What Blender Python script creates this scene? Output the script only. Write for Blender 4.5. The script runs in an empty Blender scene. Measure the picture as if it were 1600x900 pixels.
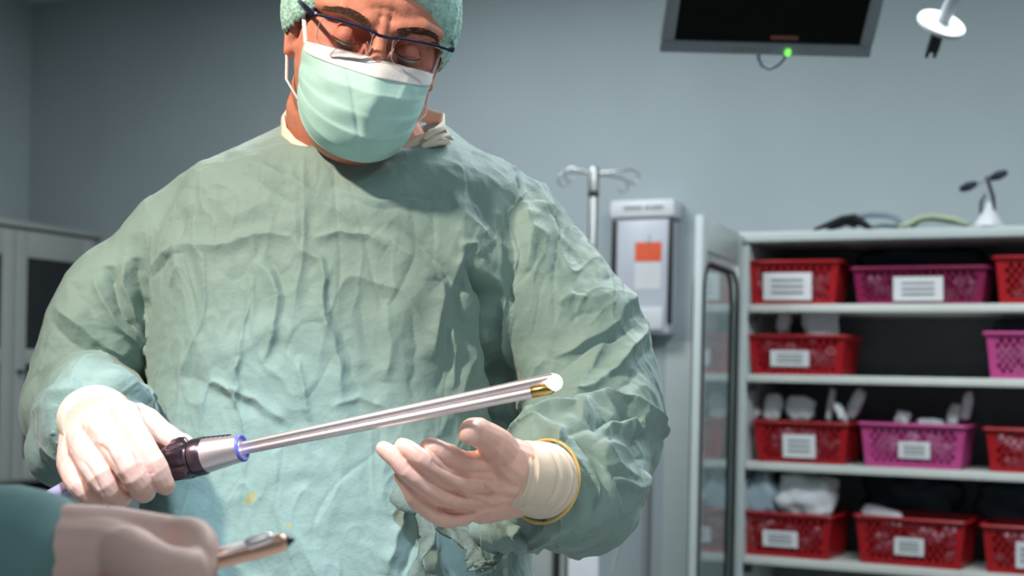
import bpy, bmesh, math, random
import numpy as np
from mathutils import Vector, Matrix, Euler

# ---------------------------------------------------------------- camera, world, lights, exposure
S = bpy.context.scene
C = S.collection
rad = math.radians
F = 2222.0; HY = 590.0; CX = 800.0; CZ = 1.26
ROLL = rad(1.2); CR, SR = math.cos(ROLL), math.sin(ROLL)

cam_d = bpy.data.cameras.new('camera'); cam = bpy.data.objects.new('camera', cam_d); C.objects.link(cam)
cam_d.sensor_width = 36.0; cam_d.lens = F / 1600 * 36.0
cam_d.shift_y = (HY - 450.0) / 1600.0
cam_d.clip_start = 0.02
right = Vector((CR, 0, SR)); up = Vector((-SR, 0, CR)); back = Vector((0, -1, 0))
M = Matrix((right, up, back)).transposed().to_4x4(); M.translation = Vector((0, 0, CZ))
cam.matrix_world = M
cam_d.dof.use_dof = True; cam_d.dof.focus_distance = 1.30; cam_d.dof.aperture_fstop = 7.0
S.camera = cam

def P(px, py, Y):
    """photo pixel at depth Y -> world point"""
    xc = (px - CX) / F * Y; yc = (HY - py) / F * Y
    return Vector((xc * CR - yc * SR, Y, CZ + xc * SR + yc * CR))

world = bpy.data.worlds.new('room_ambience'); S.world = world; world.use_nodes = True
wb = world.node_tree.nodes['Background']; wb.inputs[0].default_value = (0.62, 0.80, 1.0, 1); wb.inputs[1].default_value = 0.05

def light(name, kind, loc, target, energy, color, **kw):
    d = bpy.data.lights.new(name, kind); o = bpy.data.objects.new(name, d); C.objects.link(o)
    d.energy = energy; d.color = color
    for k, v in kw.items(): setattr(d, k, v)
    o.location = loc
    o.rotation_euler = (Vector(target) - Vector(loc)).to_track_quat('-Z', 'Y').to_euler()
    return o
light('warm_operating_light', 'SPOT', (-0.98, 0.48, 2.48), (-0.20, 1.45, 1.38), 165, (1.0, 0.83, 0.65), spot_size=rad(33), spot_blend=0.8, shadow_soft_size=0.05)
light('cool_operating_light', 'SPOT', (-0.30, 0.35, 2.45), (-0.25, 1.34, 1.03), 165, (0.68, 0.83, 1.0), spot_size=rad(19), spot_blend=0.8, shadow_soft_size=0.07)
light('side_fill_light', 'SPOT', (1.15, 0.15, 2.5), (0.15, 1.45, 1.3), 20, (0.85, 0.96, 1.0), spot_size=rad(40), spot_blend=0.6, shadow_soft_size=0.12)  # added side fill to lift the right sleeve, no lamp known there
light('ceiling_area_light', 'AREA', (0.9, 2.6, 2.86), (0.9, 2.6, 0), 66, (0.88, 0.96, 1.0), shape='RECTANGLE', size=1.2, size_y=0.6)
light('ceiling_area_light', 'AREA', (-0.7, 4.0, 2.86), (-0.7, 4.0, 0), 44, (0.88, 0.95, 1.0), shape='RECTANGLE', size=1.2, size_y=0.6)
light('ceiling_area_light', 'AREA', (0.0, -0.6, 2.86), (0.0, -0.6, 0), 14, (0.85, 0.95, 1.0), shape='RECTANGLE', size=1.2, size_y=0.6)  # added soft front fill from above and behind the camera

vs = S.view_settings
vs.view_transform = 'Standard'; vs.look = 'None'; vs.exposure = 0.0; vs.gamma = 1.0; vs.use_curve_mapping = False
try: S.cycles.use_denoising = True
except Exception: pass
random.seed(4); RNG = np.random.RandomState(7)

# ---------------------------------------------------------------- materials
def mat(name, col, rough=0.5, metal=0.0, bump=None, var=0.0, vscale=20, sss=0.0, sssr=(1, .3, .2), emit=None, trans=0.0, ior=1.45, alpha=1.0, sheen=0.0, attr=None, coat=0.0, spec=None):
    m = bpy.data.materials.new(name); m.use_nodes = True
    nt = m.node_tree; b = nt.nodes['Principled BSDF']
    b.inputs['Base Color'].default_value = (*col, 1); b.inputs['Roughness'].default_value = rough
    b.inputs['Metallic'].default_value = metal; b.inputs['IOR'].default_value = ior
    b.inputs['Transmission Weight'].default_value = trans; b.inputs['Alpha'].default_value = alpha
    b.inputs['Sheen Weight'].default_value = sheen; b.inputs['Coat Weight'].default_value = coat
    if spec is not None: b.inputs['Specular IOR Level'].default_value = spec
    if sss:
        b.inputs['Subsurface Weight'].default_value = sss; b.inputs['Subsurface Radius'].default_value = sssr
        b.inputs['Subsurface Scale'].default_value = 0.01
    if emit:
        b.inputs['Emission Color'].default_value = (*emit[0], 1); b.inputs['Emission Strength'].default_value = emit[1]
    tc = nt.nodes.new('ShaderNodeTexCoord')
    L = nt.links.new
    if var or attr:
        src = None
        if var:
            n = nt.nodes.new('ShaderNodeTexNoise'); n.inputs['Scale'].default_value = vscale; n.inputs['Detail'].default_value = 5
            L(tc.outputs['Object'], n.inputs['Vector'])
            r = nt.nodes.new('ShaderNodeValToRGB')
            r.color_ramp.elements[0].position = 0.3; r.color_ramp.elements[1].position = 0.7
            r.color_ramp.elements[0].color = (*[max(0, c * (1 - var)) for c in col], 1)
            r.color_ramp.elements[1].color = (*[min(1, c * (1 + var)) for c in col], 1)
            L(n.outputs['Fac'], r.inputs['Fac']); src = r.outputs['Color']
        if attr:
            a = nt.nodes.new('ShaderNodeAttribute'); a.attribute_name = attr[0]
            mx = nt.nodes.new('ShaderNodeMixRGB'); L(a.outputs['Fac'], mx.inputs[0])
            if src: L(src, mx.inputs[1])
            else: mx.inputs[1].default_value = (*col, 1)
            mx.inputs[2].default_value = (*attr[1], 1); src = mx.outputs[0]
        L(src, b.inputs['Base Color'])
    if bump:
        prev = None
        for (kind, scale, dist) in bump:
            if kind == 'noise':
                n = nt.nodes.new('ShaderNodeTexNoise'); n.inputs['Scale'].default_value = scale; n.inputs['Detail'].default_value = 4; out = n.outputs['Fac']
            elif kind == 'crease':
                n = nt.nodes.new('ShaderNodeTexNoise'); n.noise_type = 'RIDGED_MULTIFRACTAL'; n.inputs['Scale'].default_value = scale; n.inputs['Detail'].default_value = 3; n.inputs['Distortion'].default_value = 0.6; out = n.outputs['Fac']
            else:
                n = nt.nodes.new('ShaderNodeTexVoronoi'); n.inputs['Scale'].default_value = scale; out = n.outputs['Distance']
            L(tc.outputs['Object'], n.inputs['Vector'])
            bp = nt.nodes.new('ShaderNodeBump'); bp.inputs['Strength'].default_value = 1.0; bp.inputs['Distance'].default_value = dist
            L(out, bp.inputs['Height'])
            if prev: L(prev, bp.inputs['Normal'])
            prev = bp.outputs['Normal']
        L(prev, b.inputs['Normal'])
    return m

m_wall = mat('wall_paint', (0.40, 0.46, 0.475), 0.75, var=0.03, vscale=3, bump=[('noise', 60, 0.0008)])
m_floor = mat('floor_vinyl', (0.20, 0.22, 0.22), 0.35, var=0.1, vscale=8)
m_ceil = mat('ceiling_paint', (0.55, 0.6, 0.62), 0.9, var=0.02)
m_cab = mat('cabinet_white', (0.50, 0.55, 0.54), 0.4, var=0.02)
m_shelfedge = mat('shelf_white', (0.62, 0.64, 0.60), 0.35, var=0.03)
m_cabdark = mat('cabinet_interior', (0.12, 0.13, 0.14), 0.6, var=0.15, vscale=6)
m_oldcab = mat('aged_white_cabinet', (0.36, 0.38, 0.36), 0.5, var=0.05, vscale=4)
m_darkglass = mat('dark_glass', (0.02, 0.022, 0.025), 0.12, var=0.1)
m_glass = mat('clear_glass', (0.85, 0.95, 0.93), 0.03, trans=1.0, ior=1.3)
m_lens = mat('lens_glass', (0.93, 0.88, 0.92), 0.0, trans=1.0, ior=1.04)
def thin_glass(m, tint, f):
    nt = m.node_tree; out = nt.nodes['Material Output']; nt.nodes.remove(nt.nodes['Principled BSDF'])
    tr = nt.nodes.new('ShaderNodeBsdfTransparent'); tr.inputs[0].default_value = (*tint, 1); gl_ = nt.nodes.new('ShaderNodeBsdfGlossy'); gl_.inputs['Roughness'].default_value = .03
    fr = nt.nodes.new('ShaderNodeFresnel'); fr.inputs[0].default_value = f; mx = nt.nodes.new('ShaderNodeMixShader')
    L = nt.links.new; L(fr.outputs[0], mx.inputs[0]); L(tr.outputs[0], mx.inputs[1]); L(gl_.outputs[0], mx.inputs[2]); L(mx.outputs[0], out.inputs[0])
thin_glass(m_lens, (0.95, 0.91, 0.94), 1.04)
m_black = mat('black_rubber', (0.008, 0.009, 0.011), 0.55, var=0.1)
m_navy = mat('dark_blue_plastic', (0.008, 0.010, 0.035), 0.45, var=0.1)
m_gown = mat('gown_fabric', (0.225, 0.335, 0.315), 0.62, var=0.05, vscale=9, sheen=0.25, spec=0.35,
             bump=[('noise', 900, 0.00025), ('crease', 16, 0.006), ('noise', 110, 0.0010)], attr=('stain', (0.36, 0.30, 0.10)))
m_gown2 = mat('gown_fabric_far', (0.15, 0.28, 0.28), 0.7, var=0.05, vscale=9, bump=[('crease', 14, 0.003)])
m_tie = mat('tie_fabric', (0.15, 0.21, 0.19), 0.75, var=0.15, vscale=160, bump=[('voronoi', 420, 0.0003)])
m_collar = mat('cream_collar', (0.80, 0.72, 0.60), 0.75, var=0.04, bump=[('noise', 500, 0.0004)])
m_cap = mat('cap_fabric', (0.42, 0.70, 0.62), 0.8, var=0.28, vscale=110, bump=[('voronoi', 260, 0.0012)], trans=0.0)
m_mask = mat('mask_fabric', (0.46, 0.74, 0.70), 0.75, var=0.03, vscale=60, bump=[('noise', 700, 0.0002), ('crease', 26, 0.0018)])
m_maskw = mat('mask_white', (0.86, 0.84, 0.85), 0.75, var=0.03, bump=[('noise', 700, 0.0003)])
m_skin = mat('skin', (0.64, 0.25, 0.17), 0.5, var=0.12, vscale=45, sss=0.12, bump=[('noise', 260, 0.0005), ('noise', 900, 0.0002)])
m_glove = mat('latex_glove', (0.88, 0.54, 0.45), 0.38, var=0.05, vscale=30, sss=0.10, sssr=(1, .25, .12), bump=[('crease', 26, 0.0007), ('noise', 120, 0.0004)], attr=('stain', (0.80, 0.55, 0.25)))
m_glovefar = mat('latex_glove_far', (0.86, 0.57, 0.50), 0.5, var=0.05, sss=0.1, bump=[('crease', 26, 0.001)])
m_cuff = mat('glove_cuff', (0.80, 0.68, 0.55), 0.5, var=0.04, bump=[('noise', 160, 0.0005)])
m_bead = mat('glove_bead', (0.72, 0.50, 0.16), 0.5, var=0.04)
m_brow = mat('brow_hair', (0.09, 0.045, 0.028), 0.8, var=0.3, vscale=200, bump=[('noise', 700, 0.001)])
m_hair = mat('hair', (0.16, 0.10, 0.07), 0.8, var=0.3, vscale=100)
m_eye = mat('eye', (0.55, 0.45, 0.42), 0.2, var=0.02)
m_frame = mat('glasses_frame', (0.03, 0.028, 0.075), 0.28, metal=0.6, var=0.05)
m_pad = mat('nose_pad', (0.75, 0.6, 0.6), 0.15, trans=0.5)
m_chrome = mat('chrome', (1.0, 0.87, 0.88), 0.42, metal=1.0, var=0.02)
m_gold = mat('gold_metal', (0.85, 0.58, 0.20), 0.2, metal=1.0, var=0.02)
m_handle = mat('dark_handle_metal', (0.13, 0.095, 0.12), 0.28, metal=0.85, var=0.1, vscale=30)
m_bluering = mat('blue_ring', (0.13, 0.15, 0.62), 0.35, var=0.03)
m_cable = mat('lilac_cable', (0.42, 0.36, 0.52), 0.4, var=0.03)
m_copper = mat('copper_instrument', (0.85, 0.50, 0.38), 0.35, metal=0.8, var=0.05)
m_tip = mat('tip_light', (1, 1, 1), 0.4, emit=((1.0, 0.93, 0.82), 60))
m_red = mat('red_plastic', (0.36, 0.005, 0.010), 0.4, var=0.08, vscale=30)
m_pink = mat('pink_plastic', (0.50, 0.06, 0.23), 0.4, var=0.08, vscale=30)
m_purple = mat('magenta_plastic', (0.22, 0.008, 0.06), 0.4, var=0.08, vscale=30)
m_label = mat('paper_label', (0.74, 0.74, 0.75), 0.7, var=0.03)
m_ink = mat('grey_print', (0.30, 0.31, 0.32), 0.7, var=0.03)
m_pack = mat('white_packet', (0.76, 0.79, 0.82), 0.5, var=0.12, vscale=25, bump=[('crease', 12, 0.006)])
m_bluebag = mat('pale_blue_bag', (0.33, 0.42, 0.48), 0.4, var=0.15, vscale=14, bump=[('crease', 9, 0.01)])
m_darkbag = mat('dark_bag', (0.02, 0.035, 0.055), 0.45, var=0.3, vscale=8, bump=[('crease', 8, 0.012)])
m_mixed = mat('mixed_supplies', (0.30, 0.20, 0.25), 0.6, var=0.7, vscale=38)
m_monitor = mat('monitor_grey', (0.33, 0.36, 0.39), 0.4, var=0.03)
m_screen = mat('dark_screen', (0.003, 0.003, 0.003), 0.35, var=0.1, spec=0.15)
m_redtext = mat('red_sticker', (0.30, 0.10, 0.07), 0.6, var=0.05)
m_led = mat('green_led', (0.2, 0.9, 0.2), 0.4, emit=((0.25, 1.0, 0.12), 1.1))
m_plastic = mat('white_plastic', (0.74, 0.75, 0.77), 0.35, var=0.02)
m_greyplastic = mat('grey_tube', (0.33, 0.35, 0.35), 0.4, var=0.03)
m_disc = mat('pale_disc', (0.52, 0.54, 0.56), 0.4, var=0.02)
m_steel = mat('steel', (0.42, 0.43, 0.42), 0.35, metal=0.8, var=0.03)
m_orange = mat('orange_label', (0.85, 0.13, 0.05), 0.5, var=0.03)
m_disp = mat('translucent_plastic', (0.58, 0.60, 0.66), 0.3, var=0.04, vscale=8)
m_green = mat('pale_green_tube', (0.42, 0.50, 0.33), 0.5, var=0.05)
m_greytube = mat('blue_grey_tube', (0.20, 0.25, 0.30), 0.4, var=0.05)
m_drape = mat('white_drape', (0.80, 0.74, 0.70), 0.8, var=0.02, bump=[('crease', 8, 0.006)])
m_shoe = mat('white_clog', (0.7, 0.7, 0.7), 0.5, var=0.02)

# ---------------------------------------------------------------- mesh helpers
class MB:
    def __init__(s): s.v = []; s.f = []
    def add(s, v, f):
        n = len(s.v); s.v += [tuple(x) for x in v]; s.f += [tuple(i + n for i in q) for q in f]; return s
    def box(s, c, h, rot=None, bev=0.0):
        bm = bmesh.new(); bmesh.ops.create_cube(bm, size=2)
        for v in bm.verts: v.co = Vector((v.co.x * h[0], v.co.y * h[1], v.co.z * h[2]))
        if bev: bmesh.ops.bevel(bm, geom=bm.edges[:], offset=min(bev, min(h) * .9), segments=2, affect='EDGES', profile=.5)
        R3 = rot.to_3x3() if rot else Matrix.Identity(3)
        for v in bm.verts: v.co = R3 @ v.co + Vector(c)
        bm.verts.index_update()
        s.add([v.co for v in bm.verts], [[v.index for v in f.verts] for f in bm.faces]); bm.free(); return s
    def ell(s, c, r, rot=None, nu=24, nv=14):
        R3 = rot.to_3x3() if rot else Matrix.Identity(3); v = []; f = []
        v.append((0, 0, 1))
        for j in range(1, nv):
            a = math.pi * j / nv
            for i in range(nu):
                b = 2 * math.pi * i / nu; v.append((math.sin(a) * math.cos(b), math.sin(a) * math.sin(b), math.cos(a)))
        v.append((0, 0, -1))
        for i in range(nu): f.append((0, 1 + i, 1 + (i + 1) % nu))
        for j in range(nv - 2):
            for i in range(nu):
                a = 1 + j * nu + i; b = 1 + j * nu + (i + 1) % nu; f.append((a, a + nu, b + nu, b))
        for i in range(nu):
            f.append((len(v) - 1, 1 + (nv - 2) * nu + (i + 1) % nu, 1 + (nv - 2) * nu + i))
        s.add([R3 @ Vector((x * r[0], y * r[1], z * r[2])) + Vector(c) for x, y, z in v], f); return s
    def sweep(s, pts, rs, n=18, caps='round', up=None, closed=False):
        """tube through pts; radius or (side, up) radii"""
        pts = [Vector(p) for p in pts]; rs = [r if isinstance(r, tuple) else (r, r) for r in rs]
        N = len(pts); rings = []
        tang = []
        for i in range(N):
            if closed: t = pts[(i + 1) % N] - pts[i - 1]
            else: t = pts[min(i + 1, N - 1)] - pts[max(i - 1, 0)]
            tang.append(t.normalized())
        U = Vector(up) if up else (Vector((0, 0, 1)) if abs(tang[0].z) < .9 else Vector((0, 1, 0)))
        frames = []
        for i in range(N):
            t = tang[i]
            if up: U = Vector(up)
            u = (U - t * U.dot(t)).normalized(); sd = t.cross(u); frames.append((sd, u)); U = u
        def ring(c, sd, u, a, b):
            return [c + sd * (a * math.cos(2 * math.pi * k / n)) + u * (b * math.sin(2 * math.pi * k / n)) for k in range(n)]
        if caps == 'round' and not closed:
            t = tang[0]; a, b = rs[0]; m = min(a, b)
            for q in (80, 60, 35): rings.append(ring(pts[0] - t * m * math.sin(rad(q)), *frames[0], a * math.cos(rad(q)), b * math.cos(rad(q))))
        for i in range(N): rings.append(ring(pts[i], *frames[i], *rs[i]))
        if caps == 'round' and not closed:
            t = tang[-1]; a, b = rs[-1]; m = min(a, b)
            for q in (35, 60, 80): rings.append(ring(pts[-1] + t * m * math.sin(rad(q)), *frames[-1], a * math.cos(rad(q)), b * math.cos(rad(q))))
        v = [p for r in rings for p in r]; f = []; R_ = len(rings)
        for j in range(R_ - (0 if closed else 1)):
            j2 = (j + 1) % R_
            for k in range(n):
                f.append((j * n + k, j * n + (k + 1) % n, j2 * n + (k + 1) % n, j2 * n + k))
        if not closed and caps:
            f.append(tuple(range(n))[::-1]); f.append(tuple((R_ - 1) * n + k for k in range(n)))
        s.add(v, f); return s
    def rings(s, rings):
        n = len(rings[0]); v = [p for r in rings for p in r]; f = []
        for j in range(len(rings) - 1):
            for k in range(n): f.append((j * n + k, j * n + (k + 1) % n, (j + 1) * n + (k + 1) % n, (j + 1) * n + k))
        f.append(tuple(range(n))[::-1]); f.append(tuple((len(rings) - 1) * n + k for k in range(n)))
        s.add(v, f); return s
    def grid(s, fn, nu, nv, closed_u=False):
        v = [fn(i / (nu if closed_u else nu - 1), j / (nv - 1)) for j in range(nv) for i in range(nu)]; f = []
        for j in range(nv - 1):
            for i in range(nu if closed_u else nu - 1):
                i2 = (i + 1) % nu; f.append((j * nu + i, j * nu + i2, (j + 1) * nu + i2, (j + 1) * nu + i))
        s.add(v, f); return s
    def lathe(s, p0, axis, prof, n=28):
        """prof: list of (dist along axis, radius)"""
        ax = Vector(axis).normalized(); p0 = Vector(p0)
        U = Vector((0, 0, 1)) if abs(ax.z) < .9 else Vector((0, 1, 0))
        u = (U - ax * U.dot(ax)).normalized(); w = ax.cross(u)
        s.rings([[p0 + ax * d + u * (r * math.cos(2 * math.pi * k / n)) + w * (r * math.sin(2 * math.pi * k / n)) for k in range(n)] for d, r in prof]); return s
    def mesh(s, name):
        me = bpy.data.meshes.new(name); me.from_pydata([tuple(v) for v in s.v], [], s.f); me.validate()
        bm = bmesh.new(); bm.from_mesh(me); bmesh.ops.recalc_face_normals(bm, faces=bm.faces[:]); bm.to_mesh(me); bm.free()
        return me
    def build(s, name, m, parent=None, smooth=True, solid=0.0, edge=40):
        me = s.mesh(name); return put(name, me, m, parent, smooth, solid, edge)

def put(name, me, m, parent=None, smooth=True, solid=0.0, edge=40):
    o = bpy.data.objects.new(name, me); C.objects.link(o); me.name = name
    me.materials.clear(); me.materials.append(m)
    if smooth:
        me.shade_smooth()
        if edge:
            try: me.set_sharp_from_angle(angle=rad(edge))
            except Exception: pass
    if solid:
        md = o.modifiers.new('thickness', 'SOLIDIFY'); md.thickness = solid; md.offset = 0
    if parent:
        o.parent = parent; o.matrix_parent_inverse = parent.matrix_basis.inverted() if False else Matrix.Translation(-Vector(parent.location)) if parent.rotation_euler[:] == (0, 0, 0) else parent.matrix_basis.inverted()
    return o
def tag(o, label, cat=None, group=None, kind=None):
    if label: o['label'] = label
    if cat: o['category'] = cat
    if group: o['group'] = group
    if kind: o['kind'] = kind
    return o
def empty(name, loc, label=None, cat=None, group=None, rz=0):
    o = bpy.data.objects.new(name, None); C.objects.link(o); o.location = loc; o.rotation_euler = (0, 0, rz); o.empty_display_size = .05
    return tag(o, label, cat, group)
def struct(o): o['kind'] = 'structure'; return o

def remesh(mb, voxel, smooth=4, fac=0.5, name='m'):
    me = mb.mesh(name) if isinstance(mb, MB) else mb
    o = bpy.data.objects.new('tmp', me); C.objects.link(o)
    r = o.modifiers.new('r', 'REMESH'); r.mode = 'VOXEL'; r.voxel_size = voxel; r.use_smooth_shade = True
    if smooth:
        k = o.modifiers.new('s', 'SMOOTH'); k.iterations = smooth; k.factor = fac
    dg = bpy.context.evaluated_depsgraph_get(); dg.update()
    out = bpy.data.meshes.new_from_object(o.evaluated_get(dg))
    bpy.data.objects.remove(o); return out
def get_co(me):
    a = np.empty(len(me.vertices) * 3, np.float32); me.vertices.foreach_get('co', a); return a.reshape(-1, 3).astype(np.float64)
def get_no(me):
    a = np.empty(len(me.vertices) * 3, np.float32); me.vertex_normals.foreach_get('vector', a); return a.reshape(-1, 3).astype(np.float64)
def set_co(me, co): me.vertices.foreach_set('co', co.astype(np.float32).ravel()); me.update()

_perm = np.concatenate([np.random.RandomState(11).permutation(256)] * 3)
_grad = np.random.RandomState(5).randn(256, 3); _grad /= np.linalg.norm(_grad, axis=1)[:, None]
def perlin(p):
    i = np.floor(p).astype(int); f = p - i; u = f * f * f * (f * (f * 6 - 15) + 10); i &= 255
    def g(dx, dy, dz):
        h = _perm[_perm[_perm[(i[:, 0] + dx) & 255] + ((i[:, 1] + dy) & 255)] + ((i[:, 2] + dz) & 255)]
        return (_grad[h] * (f - np.array([dx, dy, dz]))).sum(1)
    def lp(a, b, t): return a + (b - a) * t
    x0 = lp(lp(g(0, 0, 0), g(1, 0, 0), u[:, 0]), lp(g(0, 1, 0), g(1, 1, 0), u[:, 0]), u[:, 1])
    x1 = lp(lp(g(0, 0, 1), g(1, 0, 1), u[:, 0]), lp(g(0, 1, 1), g(1, 1, 1), u[:, 0]), u[:, 1])
    return lp(x0, x1, u[:, 2]) * 1.6

# ---------------------------------------------------------------- room (rotated 25 deg to the camera)
TH = rad(25); UH = Vector((math.cos(TH), -math.sin(TH), 0)); VH = Vector((math.sin(TH), math.cos(TH), 0)); RO = Vector((0.905, 4.96, 0))
RM = Matrix.Rotation(-TH, 3, 'Z')
def R(u, v, z): return RO + UH * u + VH * v + Vector((0, 0, z))
def rbox(mb, u0, u1, v0, v1, z0, z1, bev=0.0): return mb.box(R((u0 + u1) / 2, (v0 + v1) / 2, (z0 + z1) / 2), (abs(u1 - u0) / 2, abs(v1 - v0) / 2, abs(z1 - z0) / 2), RM, bev)
UL, UR, VB = -3.42, 3.4, -7.2
struct(rbox(MB(), UL - .1, UR + .1, 0, .1, 0, 2.9).build('wall_back', m_wall))
struct(rbox(MB(), UL - .1, UL, VB, 0, 0, 2.9).build('wall_left', m_wall))
struct(rbox(MB(), UR, UR + .1, VB, 0, 0, 2.9).build('wall_right', m_wall))
struct(rbox(MB(), UL - .1, UR + .1, VB - .1, VB, 0, 2.9).build('wall_front', m_wall))
struct(rbox(MB(), UL - .1, UR + .1, VB - .1, .1, -.1, 0).build('floor', m_floor))
struct(rbox(MB(), UL - .1, UR + .1, VB - .1, .1, 2.9, 3.0).build('ceiling', m_ceil))
def u_at(px, v=0.0):
    k = (px - CX) / F; b = R(0, v, 0); return (k * b.y - b.x) / (UH.x - k * UH.y)
def z_at(py, u, v):
    w = R(u, v, 0); return CZ + w.x * SR + (HY - py) / F * w.y
# narrow grey strip and wider pale strip on the wall behind the arm
def wall_strip(n, px, w, d, z0, z1, m):
    u = u_at(px); o = rbox(MB(), u, u + w, -d, 0, z0, z1, .003).build('wall_strip_%d' % n, m); struct(o)
wall_strip(1, 1011, .022, .02, 0, 1.42, m_greyplastic)
wall_strip(2, 1040, .12, .006, 0, 1.40, m_cab)

exec_parts = []
# ---------------------------------------------------------------- open shelving cabinet on the right
cabR = empty('storage_cabinet', R(0, -.4, 0), 'tall white open storage cabinet full of red and pink baskets', 'cabinet')
ZT = 1.712
W = 2.1
o = MB(); rbox(o, 0, .022, -.4, 0, 0, ZT, .002); o.build('side_panel', m_cab, cabR)
o = MB(); rbox(o, W, W + .022, -.4, 0, 0, ZT, .002); o.build('side_panel', m_cab, cabR)
o = MB(); rbox(o, -.01, W + .03, -.415, 0, ZT, ZT + .032, .004); o.build('top_panel', m_cab, cabR)
o = MB(); rbox(o, .022, W, -.015, -.003, 0, ZT, 0); o.build('back_panel', m_cabdark, cabR)
SH = [1.513, 1.288, 1.006, .702, .40, .10]
for z in SH:
    o = MB(); rbox(o, .024, W - .002, -.398, -.018, z - .026, z, .004); o.build('shelf', m_shelfedge, cabR)
for z in SH:
    o = MB(); rbox(o, .022, .045, -.397, -.36, z - .055, z - .028, .003); o.build('shelf_bracket', m_black, cabR)
# open glass door, hinged on the left front edge
hp = R(-.005, -.41, 0); np_ = P(1092, 360, 4.03); dd = (Vector((np_.x, np_.y, 0)) - Vector((hp.x, hp.y, 0))); DL = dd.length; dd.normalize()
dn = Vector((-dd.y, dd.x, 0)); DM = Matrix((dd, dn, Vector((0, 0, 1)))).transposed()
door = bpy.data.objects.new('door', None); C.objects.link(door); door.location = hp; door.parent = cabR; door.matrix_parent_inverse = Matrix.Translation(-cabR.location); door['label'] = 'open glass door with white frame and black gasket'
def dbox(mb, s0, s1, z0, z1, t, bev=.003, off=0): return mb.box(hp + dd * ((s0 + s1) / 2) + dn * off + Vector((0, 0, (z0 + z1) / 2)), ((s1 - s0) / 2, t, (z1 - z0) / 2), DM, bev)
o = MB(); dbox(o, 0.005, .07, .02, ZT + .02, .011); dbox(o, DL - .07, DL, .02, ZT + .02, .011); dbox(o, .07, DL - .07, ZT - .075, ZT + .02, .011); dbox(o, .07, DL - .07, .02, .10, .011)
def dput(mb, name, m):
    ob = mb.build(name, m, None); ob.parent = door; ob.matrix_parent_inverse = Matrix.Translation(-hp); return ob
dput(o, 'door_frame', m_cab)
o = MB(); dbox(o, .07, DL - .07, .10, ZT - .075, .003, 0); dput(o, 'glass_pane', m_glass)
pl = []
def dpt(s, z): return hp + dd * s + Vector((0, 0, z)) + dn * .012
def rrect(s0, s1, z0, z1, r, n=6):
    q = []
    for (cx, cz, a0) in ((s1 - r, z1 - r, 0), (s0 + r, z1 - r, 90), (s0 + r, z0 + r, 180), (s1 - r, z0 + r, 270)):
        for k in range(n + 1):
            a = rad(a0 + 90 * k / n); q.append((cx + r * math.cos(a), cz + r * math.sin(a)))
    return q
for sgn in (1,):
    g = [hp + dd * s + Vector((0, 0, z)) + dn * (.012 * sgn) for s, z in rrect(.085, DL - .02, .12, ZT - .11, .09)]
    g2 = [hp + dd * s + Vector((0, 0, z)) - dn * (.012) for s, z in rrect(.085, DL - .02, .12, ZT - .11, .09)]
    o = MB(); o.sweep(g, [.0065] * len(g), n=8, closed=True); o.sweep(g2, [.0065] * len(g2), n=8, closed=True)
    dput(o, 'gasket', m_black)

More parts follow.
